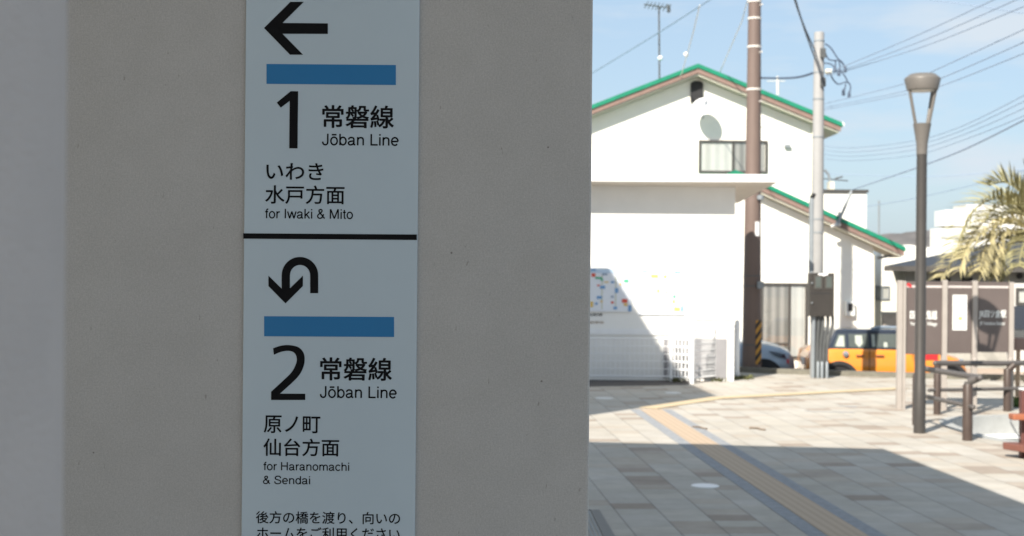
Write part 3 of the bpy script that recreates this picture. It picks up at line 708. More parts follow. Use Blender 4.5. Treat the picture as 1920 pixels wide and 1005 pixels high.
# ------------------------------------------------------------------ gabled house with green roof edges
HD, GD = 36.0, 34.9
house = thing("gabled_house", (5, HD, ST), "cream two storey house with green gabled roof edge and brown eaves", "house")
ap = P(1310, 118, HD - 0.5); er = P(1579, 228, HD - 0.5); slope = (ap.z - er.z) / (er.x - ap.x)
def rz_(x): return ap.z - abs(x - ap.x) * slope
xr_w = X(1523, 300, HD); xl_w = 2 * ap.x - xr_w
under = 0.30
B().prism_y([(xl_w, ST), (xr_w, ST), (xr_w, rz_(xr_w) - under), (ap.x, ap.z - under), (xl_w, rz_(xl_w) - under)], HD, HD + 9).build("wall", "creamwall", house)
def roof_layer(nm, mat, top, bot, y0, y1, xe, apx, fz, slp):
    m = B()
    for sgn_ in (-1, 1):
        e_ = apx + sgn_ * xe
        m.loft([[(apx, y, fz - top), (e_, y, fz - top - slp * xe), (e_, y, fz - bot - slp * xe), (apx, y, fz - bot)] for y in (y0, y1)])
    return m
xe = er.x - ap.x
def gable_roof(t, apx, fz, slp, xe, yf, yb, ov=0.46):
    roof_layer("roof", "green", 0.0, 0.105, yf - ov, yb, xe + 0.03, apx, fz, slp).build("roof", "green", t)
    roof_layer("bargeboard", "brownboard", 0.108, 0.235, yf - ov + 0.03, yf - ov + 0.07, xe, apx, fz, slp).build("bargeboard", "brownboard", t)
    roof_layer("soffit", "soffit", 0.24, 0.285, yf - ov + 0.075, yb - 0.1, xe - 0.04, apx, fz, slp).build("soffit", "soffit", t)
gable_roof(house, ap.x, ap.z, slope, xe, HD, HD + 9.4, 0.42)
# gable vent with rounded head
v0_, v1_ = P(1294.5, 192, HD), P(1318, 152, HD); cxv = (v0_.x + v1_.x) / 2; rv = (v1_.x - v0_.x) / 2
vp = [(v0_.x, v0_.z), (v1_.x, v0_.z), (v1_.x, v1_.z - rv * .5)] + [(cxv + rv * math.cos(a), v1_.z - rv * .5 + rv * .5 * math.sin(a)) for a in [math.pi * i / 10 for i in range(1, 10)]] + [(v0_.x, v1_.z - rv * .5)]
B().prism_y(vp, HD - 0.06, HD - 0.001).build("gable_vent", "dark", house)
def window(parent, px0, py0, px1, py1, D, split, cl_mats, fw=0.05, out=0.05, rail=None, fm_="frame"):
    a, b = P(px0, py1, D), P(px1, py0, D)
    f = B()
    f.box(a.x, D - out, b.z - fw, b.x, D - 0.002, b.z); f.box(a.x, D - out, a.z, b.x, D - 0.002, a.z + fw)
    f.box(a.x, D - out, a.z + fw, a.x + fw, D - 0.002, b.z - fw); f.box(b.x - fw, D - out, a.z + fw, b.x, D - 0.002, b.z - fw)
    xs = [a.x + fw] + [a.x + (b.x - a.x) * s for s in split] + [b.x - fw]
    for x_ in xs[1:-1]: f.box(x_ - fw * .5, D - out * .8, a.z + fw, x_ + fw * .5, D - 0.003, b.z - fw)
    if rail is not None:
        zr = Z(px0, rail, D); f.box(xs[0], D - out * .85, zr - .02, xs[1] - fw * .5, D - 0.003, zr + .02)
    win = f.build("window", fm_, parent)
    for i, cm in enumerate(cl_mats):
        B().box(xs[i] + .02, D - 0.012, a.z + fw * 1.02, xs[i + 1] - .02, D - 0.004, b.z - fw * 1.02).build("curtain", cm, win)
        B().box(xs[i] + .02, D - 0.026, a.z + fw * 1.02, xs[i + 1] - .02, D - 0.022, b.z - fw * 1.02).build("pane", "glass", win)
    return win
window(house, 1309.5, 264, 1439, 324, HD, [0.5], ["curtain", "curtaingrey"], 0.055)
B().box(X(1470, 275, HD), HD - 0.1, Z(1470, 277, HD), X(1481, 275, HD), HD - 0.002, Z(1470, 271, HD)).build("wall_bracket", "galv", house)
B().tube([P(1523.5, 232, HD - 0.03), P(1523.5, 420, HD - 0.03)], 0.035, 8).build("downpipe", "soffit", house)
gt = P(1577, 234, HD - 0.3); B().lathe((gt.x, HD - 0.36, gt.z), [(0.075, 0), (0.075, 9.0)], 12, 'Y').build("gutter", "whitepaint", house)

# lower wing in front
wing = thing("house_wing", (7, GD, ST), "lower cream wing with sloping green roof edge beside the white pole", "house")
ap2 = P(1380, 318, GD - 0.4); er2 = P(1697, 462, GD - 0.4); slope2 = (ap2.z - er2.z) / (er2.x - ap2.x); xe2 = er2.x - ap2.x
w2r = X(1637, 520, GD); w2l = 2 * ap2.x - w2r
def r2(x): return ap2.z - abs(x - ap2.x) * slope2
B().prism_y([(w2l, ST), (w2r, ST), (w2r, r2(w2r) - .3), (ap2.x, ap2.z - .3), (w2l, r2(w2l) - .3)], GD, GD + 0.985).build("wall", "creamwall", wing)
gable_roof(wing, ap2.x, ap2.z, slope2, xe2, GD, GD + 0.98, 0.36)
window(wing, 1424, 531, 1514, 672, GD, [0.62], ["curtaingrey", "curtain"], 0.06, 0.05, 644)
mb0, mb1 = P(1584, 592, GD), P(1601, 565, GD)
B().box(mb0.x, GD - 0.14, mb0.z, mb1.x, GD - 0.002, mb1.z).build("meter_box", "boardwhite", wing, bevel=.01)
B().box(mb0.x + .05, GD - .15, mb0.z + .12, mb1.x - .06, GD - .141, mb1.z - .05).build("meter_window", "dark", wing)
B().tube([P(1638, 478, GD - .06), P(1638, 620, GD - .06)], 0.03, 8).build("downpipe", "soffit", wing)
B().tube([P(1686, 472, GD + .2), P(1676, 478, GD + .2), P(1646, 484, GD + .2)], 0.035, 8).build("drain_pipe", "galv", wing)
lv = P(1572, 404, GD - .33)
# steel service mast on the wing's bargeboard
ms = thing("service_mast", P(1570, 426, GD - .42), "thin leaning steel mast fixed to the wing's roof edge", "mast")
B().tube([P(1570, 424, GD - .45), P(1577, 405, GD - .45), P(1597, 358, GD - .45)], 0.035, 8).build("tube", "galv", ms)
B().tube([P(1558, 425, GD - .44), P(1576, 420, GD - .44)], 0.045, 8).build("bracket", "band", ms)
B().tube([P(1567, 424, GD - .43), P(1574, 398, GD - .2)], 0.03, 8).build("stay", "galv", ms)

# satellite dish on the gable
dc = P(1318, 203, HD - 0.42)
dish = thing("satellite_dish", (dc.x, HD, dc.z), "white satellite dish mounted on the gable above the upstairs window", "satellite dish")
nm_ = Vector((-0.35, -0.8, 0.45)).normalized(); rot = nm_.to_track_quat('Z', 'Y').to_matrix()
dm = B(); prof = [(0.01, 0.0), (0.09, 0.012), (0.17, 0.04), (0.25, 0.085), (0.255, 0.085), (0.172, 0.03), (0.09, 0.0), (0.01, -0.012)]
dm.lathe((0, 0, 0), prof, 26); dm.v = [dc + rot @ v for v in dm.v]; dm.build("reflector", "whitepaint", dish, smooth=True)
B().tube([dc - nm_ * .01, dc + Vector((0.05, .25, -.1)), Vector((dc.x + .05, HD - .002, dc.z - .2))], 0.02, 8).build("bracket", "galv", dish)
fh = dc + nm_ * 0.28 + Vector((-.04, 0, -.16)); am = B().tube([dc + rot @ Vector((0, -.22, .06)), fh], 0.012, 6); am.build("feed_arm", "galv", dish)
B().ball(fh, .045).build("receiver", "whitepaint", dish)

# rooftop aerial
AD = HD + 3
ant = thing("roof_aerial", P(1236, 150, AD), "thin television aerial on a mast above the house roof", "aerial")
B().tube([P(1236.5, 150, AD), P(1235.5, 12, AD)], 0.024, 8).build("mast", "darkgalv", ant)
bm_ = B(); bm_.tube([P(1207, 8, AD), P(1256, 15, AD)], 0.018, 6)
for k_ in range(7):
    x_ = 1212 + k_ * 7; c_ = P(x_, 9 + k_ * 1.0, AD); bm_.tube([c_ + Vector((.02, -.35, .03)), c_ + Vector((-.02, .35, -.03))], 0.012, 5)
bm_.tube([P(1252, 8, AD), P(1253, 24, AD)], 0.022, 6); bm_.tube([P(1255.5, 9, AD), P(1256, 23, AD)], 0.022, 6)
bm_.build("antenna_rods", "darkgalv", ant)
B().ball(P(1238, 109, AD), .07).build("amplifier", "whitepaint", ant)
ant2 = thing("roof_aerial", P(1458, 175, AD), "short pale aerial post above the right slope of the roof", "aerial")
B().tube([P(1458.5, 178, AD), P(1458, 143, AD)], 0.04, 8).build("mast", "band", ant2)
B().tube([P(1438, 152, AD), P(1472, 152, AD)], 0.014, 6).build("antenna_rods", "band", ant2)

# ------------------------------------------------------------------ buildings further back
BD = 46
bb = thing("flat_roofed_house", (P(1580, 500, BD).x, BD, ST), "white flat topped block with dark coping rising behind the wing", "house")
a, b = P(1500, 620, BD), P(1625, 357, BD)
B().box(a.x, BD, ST, b.x, BD + 5, b.z - .07).build("wall", "creamwall", bb)
B().box(a.x - .05, BD - .06, b.z - .07, b.x + .05, BD + 5.05, b.z + .02).build("coping", "frame", bb)
rpv = thing("roof_vent", P(1557, 355, BD + 1), "curved vent pipe and small aerial on the flat white block", "vent")
B().tube([P(1556, 358, BD + 1), P(1556, 338, BD + 1), P(1553, 326, BD + 1), P(1546, 318, BD + 1)], 0.045, 8).build("pipe", "galv", rpv)
B().box(P(1553, 356, BD + 1).x, BD + .8, b.z, P(1562, 356, BD + 1).x, BD + 1.2, b.z + .33).build("base", "soffit", rpv)
ar = B(); ar.tube([P(1545, 335, BD + 1), P(1590, 339, BD + 1)], 0.022, 6); ar.tube([P(1566, 335, BD + 1), P(1580, 331, BD + 1)], 0.03, 6); ar.build("aerial_rods", "darkgalv", rpv)
w3 = thing("white_house", (P(1680, 500, 47.5).x, 47.5, ST), "plain white house seen between the wing and the dark hipped roof", "house")
BW = 47.5
B().prism_y([(X(1628, 500, BW), ST), (X(1800, 500, BW), ST), (X(1800, 470, BW), Z(1800, 472, BW)), (X(1706, 462, BW), Z(1706, 459, BW)), (X(1628, 470, BW), Z(1628, 482, BW))], BW, BW + 6).build("wall", "creamwall", w3)
window(w3, 1640, 536, 1668, 562, BW, [0.5], ["curtain", "curtain"], 0.05, fm_="galv")
lw = thing("block_wall", (X(1680, 600, 41), 41, ST), "low brown block wall behind the orange car", "wall")
lwb = B().box(X(1656, 600, 41), 41, ST, X(1800, 600, 41), 41.2, Z(1680, 589, 41)); lwb.build("wall", "blockwall", lw)
B().box(X(1656, 600, 41) - .02, 40.97, Z(1680, 589, 41) + .002, X(1800, 600, 41), 41.23, Z(1680, 589, 41) + .06).build("coping", "stonewall", lw)

# dark hipped roof house
RD = 41.5
dk = thing("hipped_house", (X(1850, 500, RD), RD, ST), "grey single storey house with a dark slate hipped roof behind the boards", "house")
ex0, ex1 = X(1683, 540, RD), X(1683, 540, RD) + 9
ez = Z(1790, 508, RD)
RC, RA = (X(1659, 505, RD - .6), RD - .6, 0), rad(-17)
B().box(ex0, RD, ST, ex1, RD + 6, ez - .021).rot(RC, RA).build("wall", "greywall", dk)
e0 = X(1659, 505, RD - .6); e1 = ex1 + .6; zr_ = P(1800, 446, RD + 3).z
bot = [(e0, RD - .6), (e1, RD - .6), (e1, RD + 6.6), (e0, RD + 6.6)]
rm = B(); hr = P(1790, 452, RD + 3)
rb = [Vector((x, y, ez + .13)) for x, y in bot]; r0 = Vector((e0 + 3.4, RD + 3, hr.z)); r1 = Vector((e1 - 3.4, RD + 3, hr.z))
rm.face([rb[0], rb[1], r1, r0]); rm.face([rb[1], rb[2], r1]); rm.face([rb[2], rb[3], r0, r1]); rm.face([rb[3], rb[0], r0]); rm.face(list(reversed(rb)))
rm.rot(RC, RA).build("roof", "tiles", dk)
B().box(e0 - .02, RD - .62, ez - .02, e1 + .02, RD + 6.62, ez + .128).rot(RC, RA).build("eave_board", "frame", dk)
for (xa, xb) in ((1738, 1765), (1784, 1804)):
    B().box(X(xa, 522, RD), RD - .03, Z(xa, 527, RD), X(xb, 522, RD), RD - .002, Z(xa, 520, RD)).rot(RC, RA).build("slot_window", "dark", dk)
vc = P(1886, 517, RD - .02); B().lathe((vc.x, RD, vc.z), [(.09, -.06), (.09, -.001)], 16, 'Y').rot(RC, RA).build("wall_vent", "dark", dk)
sf = thing("shop_front", (X(1905, 600, 37.2), 37.2, ST), "pale walled corner window bay at the right frame edge", "building")
a, b = P(1897, 600, 37.2), P(1960, 532, 37.2)
B().box(a.x, 37.2, ST, b.x, 37.6, b.z).build("wall", "pale_conc", sf)
window(sf, 1904, 540, 1955, 572, 37.2, [0.5], ["boardwhite", "boardwhite"], 0.07)
B().box(X(1898, 590, 37.2), 37.14, Z(1898, 617, 37.2), X(1955, 590, 37.2), 37.198, Z(1898, 574, 37.2)).build("dark_shutter", "carroof", sf)
B().box(X(1898, 590, 37.2), 37.10, Z(1898, 632, 37.2), X(1955, 590, 37.2), 37.198, Z(1898, 619, 37.2)).build("sill", "darkgalv", sf)
lo = thing("block_wall", (X(1840, 680, 38.9), 38.9, ST), "low grey block wall under the brown boards' right half", "wall")
B().box(X(1770, 680, 38.9), 38.9, ST, X(1990, 680, 38.9), 39.1, Z(1850, 652, 38.9)).build("wall", "stonewall", lo)
B().box(X(1770, 680, 38.9) - .02, 38.87, Z(1850, 652, 38.9) + .002, X(1990, 680, 38.9), 39.13, Z(1850, 652, 38.9) + .05).build("coping", "pale_conc", lo)

# far white building and hills
fb = thing("far_white_building", (P(1800, 440, 95).x, 95, ST), "far white stepped building behind the palm and dark roof", "building")
def fbox(x0, y0, x1, y1, D, dep, nm, mat): B().box(X(x0, 440, D), D, min(Z(x0, y1, D), Z(x0, y1, D)), X(x1, 440, D), D + dep, Z((x0 + x1) / 2, y0, D)).build(nm, mat, fb)
fbox(1772, 394, 1832, 423, 96, 2.4, "upper_storey", "white")
fbox(1762, 428, 1900, 620, 95, 2.2, "wall", "white")
fbox(1776, 423.2, 1828, 427.8, 96.3, 1.6, "parapet_gap", "greywall")
fbox(1764, 440, 1832, 446, 94.9, .098, "window_band", "concrete")
fbox(1812, 384, 1990, 470, 99.5, 3, "wing_wall", "white")
fm = thing("radio_mast", P(1648, 480, 90), "thin far radio mast beside the wing's roof edge", "mast")
B().tube([P(1648, 500, 90), P(1648, 376, 90)], 0.06, 6).build("pole", "galv", fm)
hm = B(); rng = random.Random(3)
HDist = 700; ridge = []
for i in range(361):
    px = -4200 + i * 24.0 if i < 220 else 1080 + (i - 220) * 10.0
    y_ = 452 + 4 * math.sin(px / 310) - 10 * math.exp(-((px - 1665) / 55) ** 2) - 17 * math.exp(-((px - 1745) / 45) ** 2) - 12 * math.exp(-((px - 1950) / 120) ** 2) + rng.uniform(-1.3, 1.3)
    ridge.append(P(px, y_, HDist))
ring = []
for p in ridge:
    ring.append([Vector((p.x, HDist - 160, ST - 1)), Vector((p.x, HDist - 70, p.z * .55)), p, Vector((p.x, HDist + 200, ST - 1))])
hm.loft(ring, caps=True)
tag(hm.build("hills", "hill", smooth=True), kind='structure')

# ------------------------------------------------------------------ utility poles
PD = 29.5
bp_ = P(1409, 690, PD); bx, by = bp_.x, PD
bpole = thing("utility_pole", (bx, by, -0.4), "tall brown utility pole with hazard stripes, in front of the house", "utility pole")
def taper(z): return 0.196 - 0.0085 * z
B().lathe((bx, by, 0), [(taper(-.6), -.6), (taper(0), 0), (taper(4), 4), (taper(10), 10)], 28).build("pole", "polebrown", bpole, smooth=True)
for py_ in (3, 35, 88, 168):
    z_ = Z(1415, py_, PD); B().lathe((bx, by, z_), [(taper(z_) + .002, -.022), (taper(z_) + .010, -.02), (taper(z_) + .010, .02), (taper(z_) + .002, .022)], 28).build("band", "band", bpole, smooth=True)
for py_ in (517, 536, 646):
    z_ = Z(1410, py_, PD); B().lathe((bx, by, z_), [(taper(z_) + .002, -.012), (taper(z_) + .008, -.010), (taper(z_) + .008, .010), (taper(z_) + .002, .012)], 28).build("strap", "darkgalv", bpole, smooth=True)
for py_ in (12, 100, 192):
    z_ = Z(1424, py_, PD); B().tube([(bx + .09, by - taper(z_), z_), (bx + .12, by - taper(z_) - .12, z_)], .016, 6).build("step_bolt", "band", bpole)
def pole_patch(cx, cy, r, a0, a1, z0, z1, n=10):
    m = B(); rings = []
    for zz_, in ((z0,), (z1,)):
        out = [(cx + (r + .006) * math.cos(a0 + (a1 - a0) * i / n), cy + (r + .006) * math.sin(a0 + (a1 - a0) * i / n), zz_) for i in range(n + 1)]
        inn = [(cx + (r + .001) * math.cos(a1 - (a1 - a0) * i / n), cy + (r + .001) * math.sin(a1 - (a1 - a0) * i / n), zz_) for i in range(n + 1)]
        rings.append(out + inn)
    return m.loft(rings)
z0_, z1_ = Z(1420, 682, PD), Z(1420, 600, PD)
pole_patch(bx, by, taper(0) + .002, rad(-75), rad(80), z0_, z1_).build("hazard_sleeve", "hazy", bpole)
z0_, z1_ = Z(1418, 443, PD), Z(1418, 416, PD)
pole_patch(bx, by, taper(z0_), rad(-82), rad(-45), z0_, z1_).build("number_plate", "whitepaint", bpole)
z0_ = Z(1420, 541, PD); B().box(bx + .07, by - .25, z0_, bx + .2, by - .16, z0_ + .15).build("terminal_box", "galv", bpole, bevel=.01)
z0_ = Z(1420, 372, PD); B().lathe((bx + .12, by - .2, z0_), [(.02, -.05), (.07, -.03), (.07, .05), (.02, .06)], 12).build("sensor", "galv", bpole)

WPD = 28.0
wb_ = P(1533, 400, WPD); wx_, wy_ = wb_.x, WPD
wtop = Z(1535, 60, WPD)
wpole = thing("utility_pole", (wx_, wy_, 0), "white concrete service pole carrying a brown meter cabinet", "utility pole")
B().lathe((wx_, wy_, 0), [(.125, -.02), (.122, 2), (.098, wtop - .02), (.085, wtop), (.01, wtop + .01)], 24).build("pole", "polewhite", wpole, smooth=True)
for py_ in (77, 136, 186, 257, 411, 436):
    z_ = Z(1535, py_, WPD); r_ = .122 - .0052 * (z_ - 2); B().lathe((wx_, wy_, z_), [(r_ + .001, -.015), (r_ + .008, -.013), (r_ + .008, .013), (r_ + .001, .015)], 24).build("band", "galv", wpole, smooth=True)
pxs = X(1521, 440, WPD)
B().tube([(pxs, wy_ - .03, Z(1521, 514, WPD)), (pxs, wy_ - .03, Z(1521, 372, WPD))], .052, 12).build("riser_pipe", "galv", wpole, smooth=True)
B().tube([(pxs, wy_ - .03, Z(1521, 372, WPD)), (pxs + .03, wy_ - .05, Z(1521, 366, WPD)), (pxs + .06, wy_ - .09, Z(1521, 368, WPD))], .05, 10).build("pipe_hood", "dark", wpole)
a, b = P(1517, 593, WPD - .3), P(1563.5, 512, WPD - .3)
cab = B().box(a.x, WPD - .36, a.z, b.x, WPD - .12, b.z).build("meter_cabinet", "boxbrown", wpole, bevel=.012)
for x0_, x1_ in ((1528, 1538), (1548, 1558)):
    q0, q1 = P(x0_, 539, WPD - .3), P(x1_, 519, WPD - .3)
    B().box(q0.x - .03, WPD - .372, q0.z - .03, q1.x + .03, WPD - .361, q1.z + .03).build("door_frame", "frame", cab)
    B().box(q0.x, WPD - .378, q0.z, q1.x, WPD - .3722, q1.z).build("meter_window", "carglass", cab)
q0, q1 = P(1533, 517.5, WPD - .3), P(1551, 512.5, WPD - .3)
B().box(q0.x, WPD - .372, q0.z, q1.x, WPD - .361, q1.z).build("name_plate", "whitepaint", cab)
q0, q1 = P(1518, 550.5, WPD - .3), P(1562.5, 549.3, WPD - .3)
B().box(q0.x, WPD - .364, q0.z, q1.x, WPD - .3605, q1.z).build("cabinet_joint", "dark", cab)
for yy in (531, 568): B().ball(P(1522.5, yy, WPD - .38), .018).build("latch", "galv", cab)
for px_, pt_, r_, mt in ((1520.5, 1521, .038, "galv"), (1528, 1530, .034, "darkgalv"), (1534, 1538, .034, "darkgalv"), (1540, 1547, .032, "darkgalv"), (1546, 1556, .03, "darkgalv")):
    x_, xt = X(px_, 690, WPD), X(pt_, 600, WPD)
    B().tube(smooth_path([Vector((xt, WPD - .24, a.z + .01)), Vector((xt, WPD - .24, a.z - .18)), Vector(((x_ * .6 + xt * .4), WPD - .22, a.z - .42)), Vector((x_, WPD - .2, a.z - .68)), Vector((x_, WPD - .2, -.02))], 5), r_, 10).build("conduit", mt, wpole, smooth=True)
for px_, mt in ((1528.5, "galv"), (1536, "galv"), (1545, "galv")):
    x_ = X(px_, 690, WPD); B().lathe((x_, WPD - .26, 0), [(.03, -.01), (.03, .30), (.012, .33)], 12).build("conduit_collar", mt, wpole, smooth=True)
# cable loops and insulators at the top
lp = B()
def pp(l): return [P(1480 + x / 3.35, y / 3.35, WPD - .1) for x, y in l]
for l in (((225, 275), (260, 300), (300, 360), (335, 400), (352, 435)), ((225, 330), (245, 370), (280, 380), (320, 380), (345, 410)), ((290, 375), (290, 410), (284, 440)), ((312, 380), (318, 420), (310, 460)),
          ((215, 395), (260, 402), (285, 425), (300, 450)), ((255, 460), (280, 505), (310, 528), (360, 515), (384, 540), (376, 598)), ((320, 440), (350, 480), (370, 520)), ((355, 525), (348, 560), (340, 585))):
    lp.tube(smooth_path(pp(l), 5), .014, 6)
lp.build("jumper_wires", "cable", wpole)
for x_, y_ in ((352, 436), (286, 436), (312, 458), (376, 596), (340, 582)): 
    c = P(1480 + x_ / 3.35, y_ / 3.35, WPD - .1); B().lathe(c, [(.01, -.06), (.035, -.05), (.03, .03), (.012, .08)], 8).build("insulator", "cable", wpole)
B().tube([P(1548, 134, WPD - .1), P(1559, 134, WPD - .1)], .05, 10).build("bracket", "soffit", wpole)
for y_ in (95, 104, 150, 158): B().obox(P(1543, y_, WPD - .12), (.05, .04, .045)).build("clamp", "darkgalv", wpole)

# ------------------------------------------------------------------ cables
def cable(pix, d0, d1, label, r=.012, mat="cable"):
    n = len(pix) - 1; x0_, x1_ = pix[0][0], pix[-1][0]
    pts = [P(x, y, d0 + (d1 - d0) * ((x - x0_) / (x1_ - x0_) if abs(x1_ - x0_) > 1 else i / n)) for i, (x, y) in enumerate(pix)]
    m = B().tube(smooth_path(pts), r, 6)
    tag(m.build("overhead_cable", mat, origin=pts[0], smooth=True), label, "cable", "overhead cables")
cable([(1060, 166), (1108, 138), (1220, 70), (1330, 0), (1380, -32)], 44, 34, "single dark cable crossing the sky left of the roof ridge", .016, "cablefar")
cable([(1427, 146), (1470, 146.5), (1500, 144), (1524, 137)], PD, WPD, "cable strung from the brown pole to the white pole", .022)
cable([(1484, -30), (1491, 2), (1508, 50), (1527, 92)], 22, WPD, "outer of two cables dropping steeply to the white pole's top", .016)
cable([(1485, -30), (1493, 5), (1512, 65), (1531, 117)], 22, WPD, "inner of two cables dropping steeply to the white pole's neck", .016)
up_ = [([(1548, 137), (1590, 121), (1720, 66), (1862, 0), (1930, -33)], "topmost cable rising right from the white pole's head"),
       ([(1550, 139), (1593, 127), (1740, 72), (1904, 0), (1960, -26)], "second cable rising right from the white pole's head"),
       ([(1550, 142), (1590, 131.5), (1740, 84), (1920, 12), (1980, -14)], "third and lowest cable rising right from the white pole's head"),
       ([(1544, 195), (1695, 157), (1752, 132), (1920, 55), (1980, 26)], "upper cable of the middle trio passing behind the street lamp head"),
       ([(1544, 202), (1690, 172), (1766, 146), (1920, 79), (1980, 52)], "middle cable of the middle trio passing behind the street lamp head"),
       ([(1544, 206), (1700, 176), (1767, 160), (1920, 100), (1980, 76)], "lower cable of the middle trio passing behind the street lamp head")]
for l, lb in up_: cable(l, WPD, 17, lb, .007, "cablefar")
for i, (ya, ym, ye, w_) in enumerate(((275, 264, 179, "topmost"), (283, 272, 190, "second"), (291, 281, 203, "third"), (299, 291, 217, "fourth"))):
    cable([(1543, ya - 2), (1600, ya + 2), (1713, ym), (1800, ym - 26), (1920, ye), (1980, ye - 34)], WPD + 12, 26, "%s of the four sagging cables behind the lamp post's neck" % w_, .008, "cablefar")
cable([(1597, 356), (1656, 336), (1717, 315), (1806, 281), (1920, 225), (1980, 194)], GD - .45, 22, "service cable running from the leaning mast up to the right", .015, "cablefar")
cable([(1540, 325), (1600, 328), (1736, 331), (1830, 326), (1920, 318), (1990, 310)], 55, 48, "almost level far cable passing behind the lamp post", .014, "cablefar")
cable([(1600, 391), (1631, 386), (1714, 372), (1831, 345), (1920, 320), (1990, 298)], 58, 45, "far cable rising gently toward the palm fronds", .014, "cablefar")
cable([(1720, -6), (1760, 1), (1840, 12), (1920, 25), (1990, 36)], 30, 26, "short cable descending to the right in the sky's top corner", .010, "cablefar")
for pix, lb in ((((1312, 10), (1300, 60), (1284, 118), (1267, 175)), "pale guy wire with a white ball in front of the roof ridge"), (((1402, 0), (1391, 40), (1365, 100), (1337, 165)), "plain pale guy wire beside the brown pole")):
    pts = [P(x, y, 30.5 + 6.3 * i / 3) for i, (x, y) in enumerate(pix)]
    g = thing("guy_wire", pts[-1], lb, "wire", "pale guy wires")
    B().tube(pts, .011, 6).build("wire", "cablepale", g)
    if "ball" in lb: B().ball(P(1286.5, 102, 34.5), .062).build("marker_ball", "whitepaint", g, smooth=True)

# ------------------------------------------------------------------ cars
def wheel(parent, cx, cy, cz, r, side):
    y0 = cy
    t = B().lathe((cx, y0, cz), [(r * .62, .10), (r * .94, .10), (r, .07), (r, -.07), (r * .94, -.1), (r * .62, -.1)], 36, 'Y')
    w = t.build("wheel", "tyre", parent, smooth=True)
    rm_ = B().lathe((cx, y0, cz), [(r * .63, -.085 * side * -1 * -1), (r * .60, -.095), (r * .5, -.06), (.03, -.075)], 30, 'Y')
    rm_.build("rim", "rim", w, smooth=True)
    sp = B()
    for i in range(5):
        a = 6.283 * i / 5 + .3
        sp.obox((cx + r * .3 * math.cos(a), y0 - .085, cz + r * .3 * math.sin(a)), (r * .3, .012, .03), ry=-a)
    sp.build("spokes", "chrome" if side > 5 else "rim", w)
    return w
def car_body(x0, yc, zg, st, hw):
    """st: (x from tail, z low, z shoulder, z top, width factor)"""
    m = B(); rings = []
    for (x, zl, zs, zt, wf) in st:
        h = hw * wf; r = []
        half = [(-h * .90, zl), (-h * .985, zl + .10), (-h, zl + (zs - zl) * .5), (-h * .985, zs - .06), (-h * .93, zs), (-h * .75, zs + (zt - zs) * .7), (-h * .35, zt)]
        r = [(x0 + x, yc + y, zg + z) for y, z in half] + [(x0 + x, yc - y, zg + z) for y, z in reversed(half)]
        rings.append(r)
    return m.loft(rings)
def disc_y(cx, cy, cz, r, y0, y1, n=32): return B().lathe((cx, 0, cz), [(r, y0), (r, y1)], n, 'Y')
def arch(cx, cz, r0, r1, y0, y1, zmin):
    m = B(); poly = []
    n = 24
    for i in range(n + 1): a = math.pi * (1.06 - 1.12 * i / n); poly.append((cx + r1 * math.cos(a), cz + r1 * math.sin(a)))
    for i in range(n + 1): a = math.pi * (-.06 + 1.12 * i / n); poly.append((cx + r0 * math.cos(a), cz + r0 * math.sin(a)))
    return m.prism_y(poly, y0, y1)

OD = 31.9; hw = 0.86; near = OD - hw
ox = X(1522, 680, near); oc = thing("parked_car", (ox + 1.9, OD, ST), "orange hatchback with dark roof parked on the street", "car")
Lo = X(1818, 680, near) - ox
st = [(0.0, .34, .78, .80, .80), (.05, .24, .93, .96, .92), (.18, .20, 1.0, 1.03, .97), (.5, .18, 1.015, 1.03, 1.0), (1.3, .18, 1.01, 1.03, 1.0), (2.35, .18, .985, 1.01, 1.0), (2.55, .18, .96, 1.0, .99), (Lo - .45, .19, .86, .92, .97), (Lo - .18, .22, .78, .84, .92), (Lo - .04, .30, .66, .70, .84), (Lo, .36, .58, .6, .78)]
body = car_body(ox, OD, ST, st, hw).build("body", "orange", oc, smooth=True)
B().box(ox + .25, OD - hw - .006, ST + .14, ox + Lo - .3, OD + hw + .006, ST + .27).build("sill_trim", "blacktrim", oc, bevel=.02)
def cabin(t, x0, zg, yc, hwb, hwt, bx0, bx1, tx0, tx1, zb_, zt_, mat, name="cabin"):
    n = 7; bt_, tp_ = [], []
    rings = []
    for k_ in range(6):
        f_ = k_ / 5; g_ = f_
        xx0 = bx0 + (tx0 - bx0) * (g_ ** 1.0); xx1 = bx1 + (tx1 - bx1) * g_
        h_ = hwb + (hwt - hwb) * g_; z_ = zb_ + (zt_ - zb_) * f_
        rings.append([(x0 + xx0, yc - h_, zg + z_), (x0 + xx1, yc - h_, zg + z_), (x0 + xx1 + .08 * (1 - g_), yc - h_ * .6, zg + z_), (x0 + xx1 + .08 * (1 - g_), yc + h_ * .6, zg + z_), (x0 + xx1, yc + h_, zg + z_), (x0 + xx0, yc + h_, zg + z_), (x0 + xx0 - .05, yc + h_ * .6, zg + z_), (x0 + xx0 - .05, yc - h_ * .6, zg + z_)])
    m = B().loft(rings)
    return m.build(name, mat, t, bevel=.03, smooth=True)
def bxp(px): return X(px, 630, near) - ox
cb = cabin(oc, ox, ST, OD, hw * .93, hw * .78, bxp(1549), bxp(1752), bxp(1570), bxp(1715), 1.0, 1.40, "carroof")
rf = B(); rings = []
for f_, zz_ in ((0, 1.385), (.5, 1.43), (1, 1.445)):
    s_ = 1 - .12 * f_; cxr = (bxp(1568) + bxp(1722)) / 2; hl = (bxp(1722) - bxp(1568)) / 2 * s_
    h_ = hw * .80 * s_
    rings.append([(ox + cxr - hl, OD - h_, ST + zz_), (ox + cxr + hl, OD - h_, ST + zz_), (ox + cxr + hl, OD + h_, ST + zz_), (ox + cxr - hl, OD + h_, ST + zz_)])
rf.loft(rings).build("roof", "carroof", oc, bevel=.02)
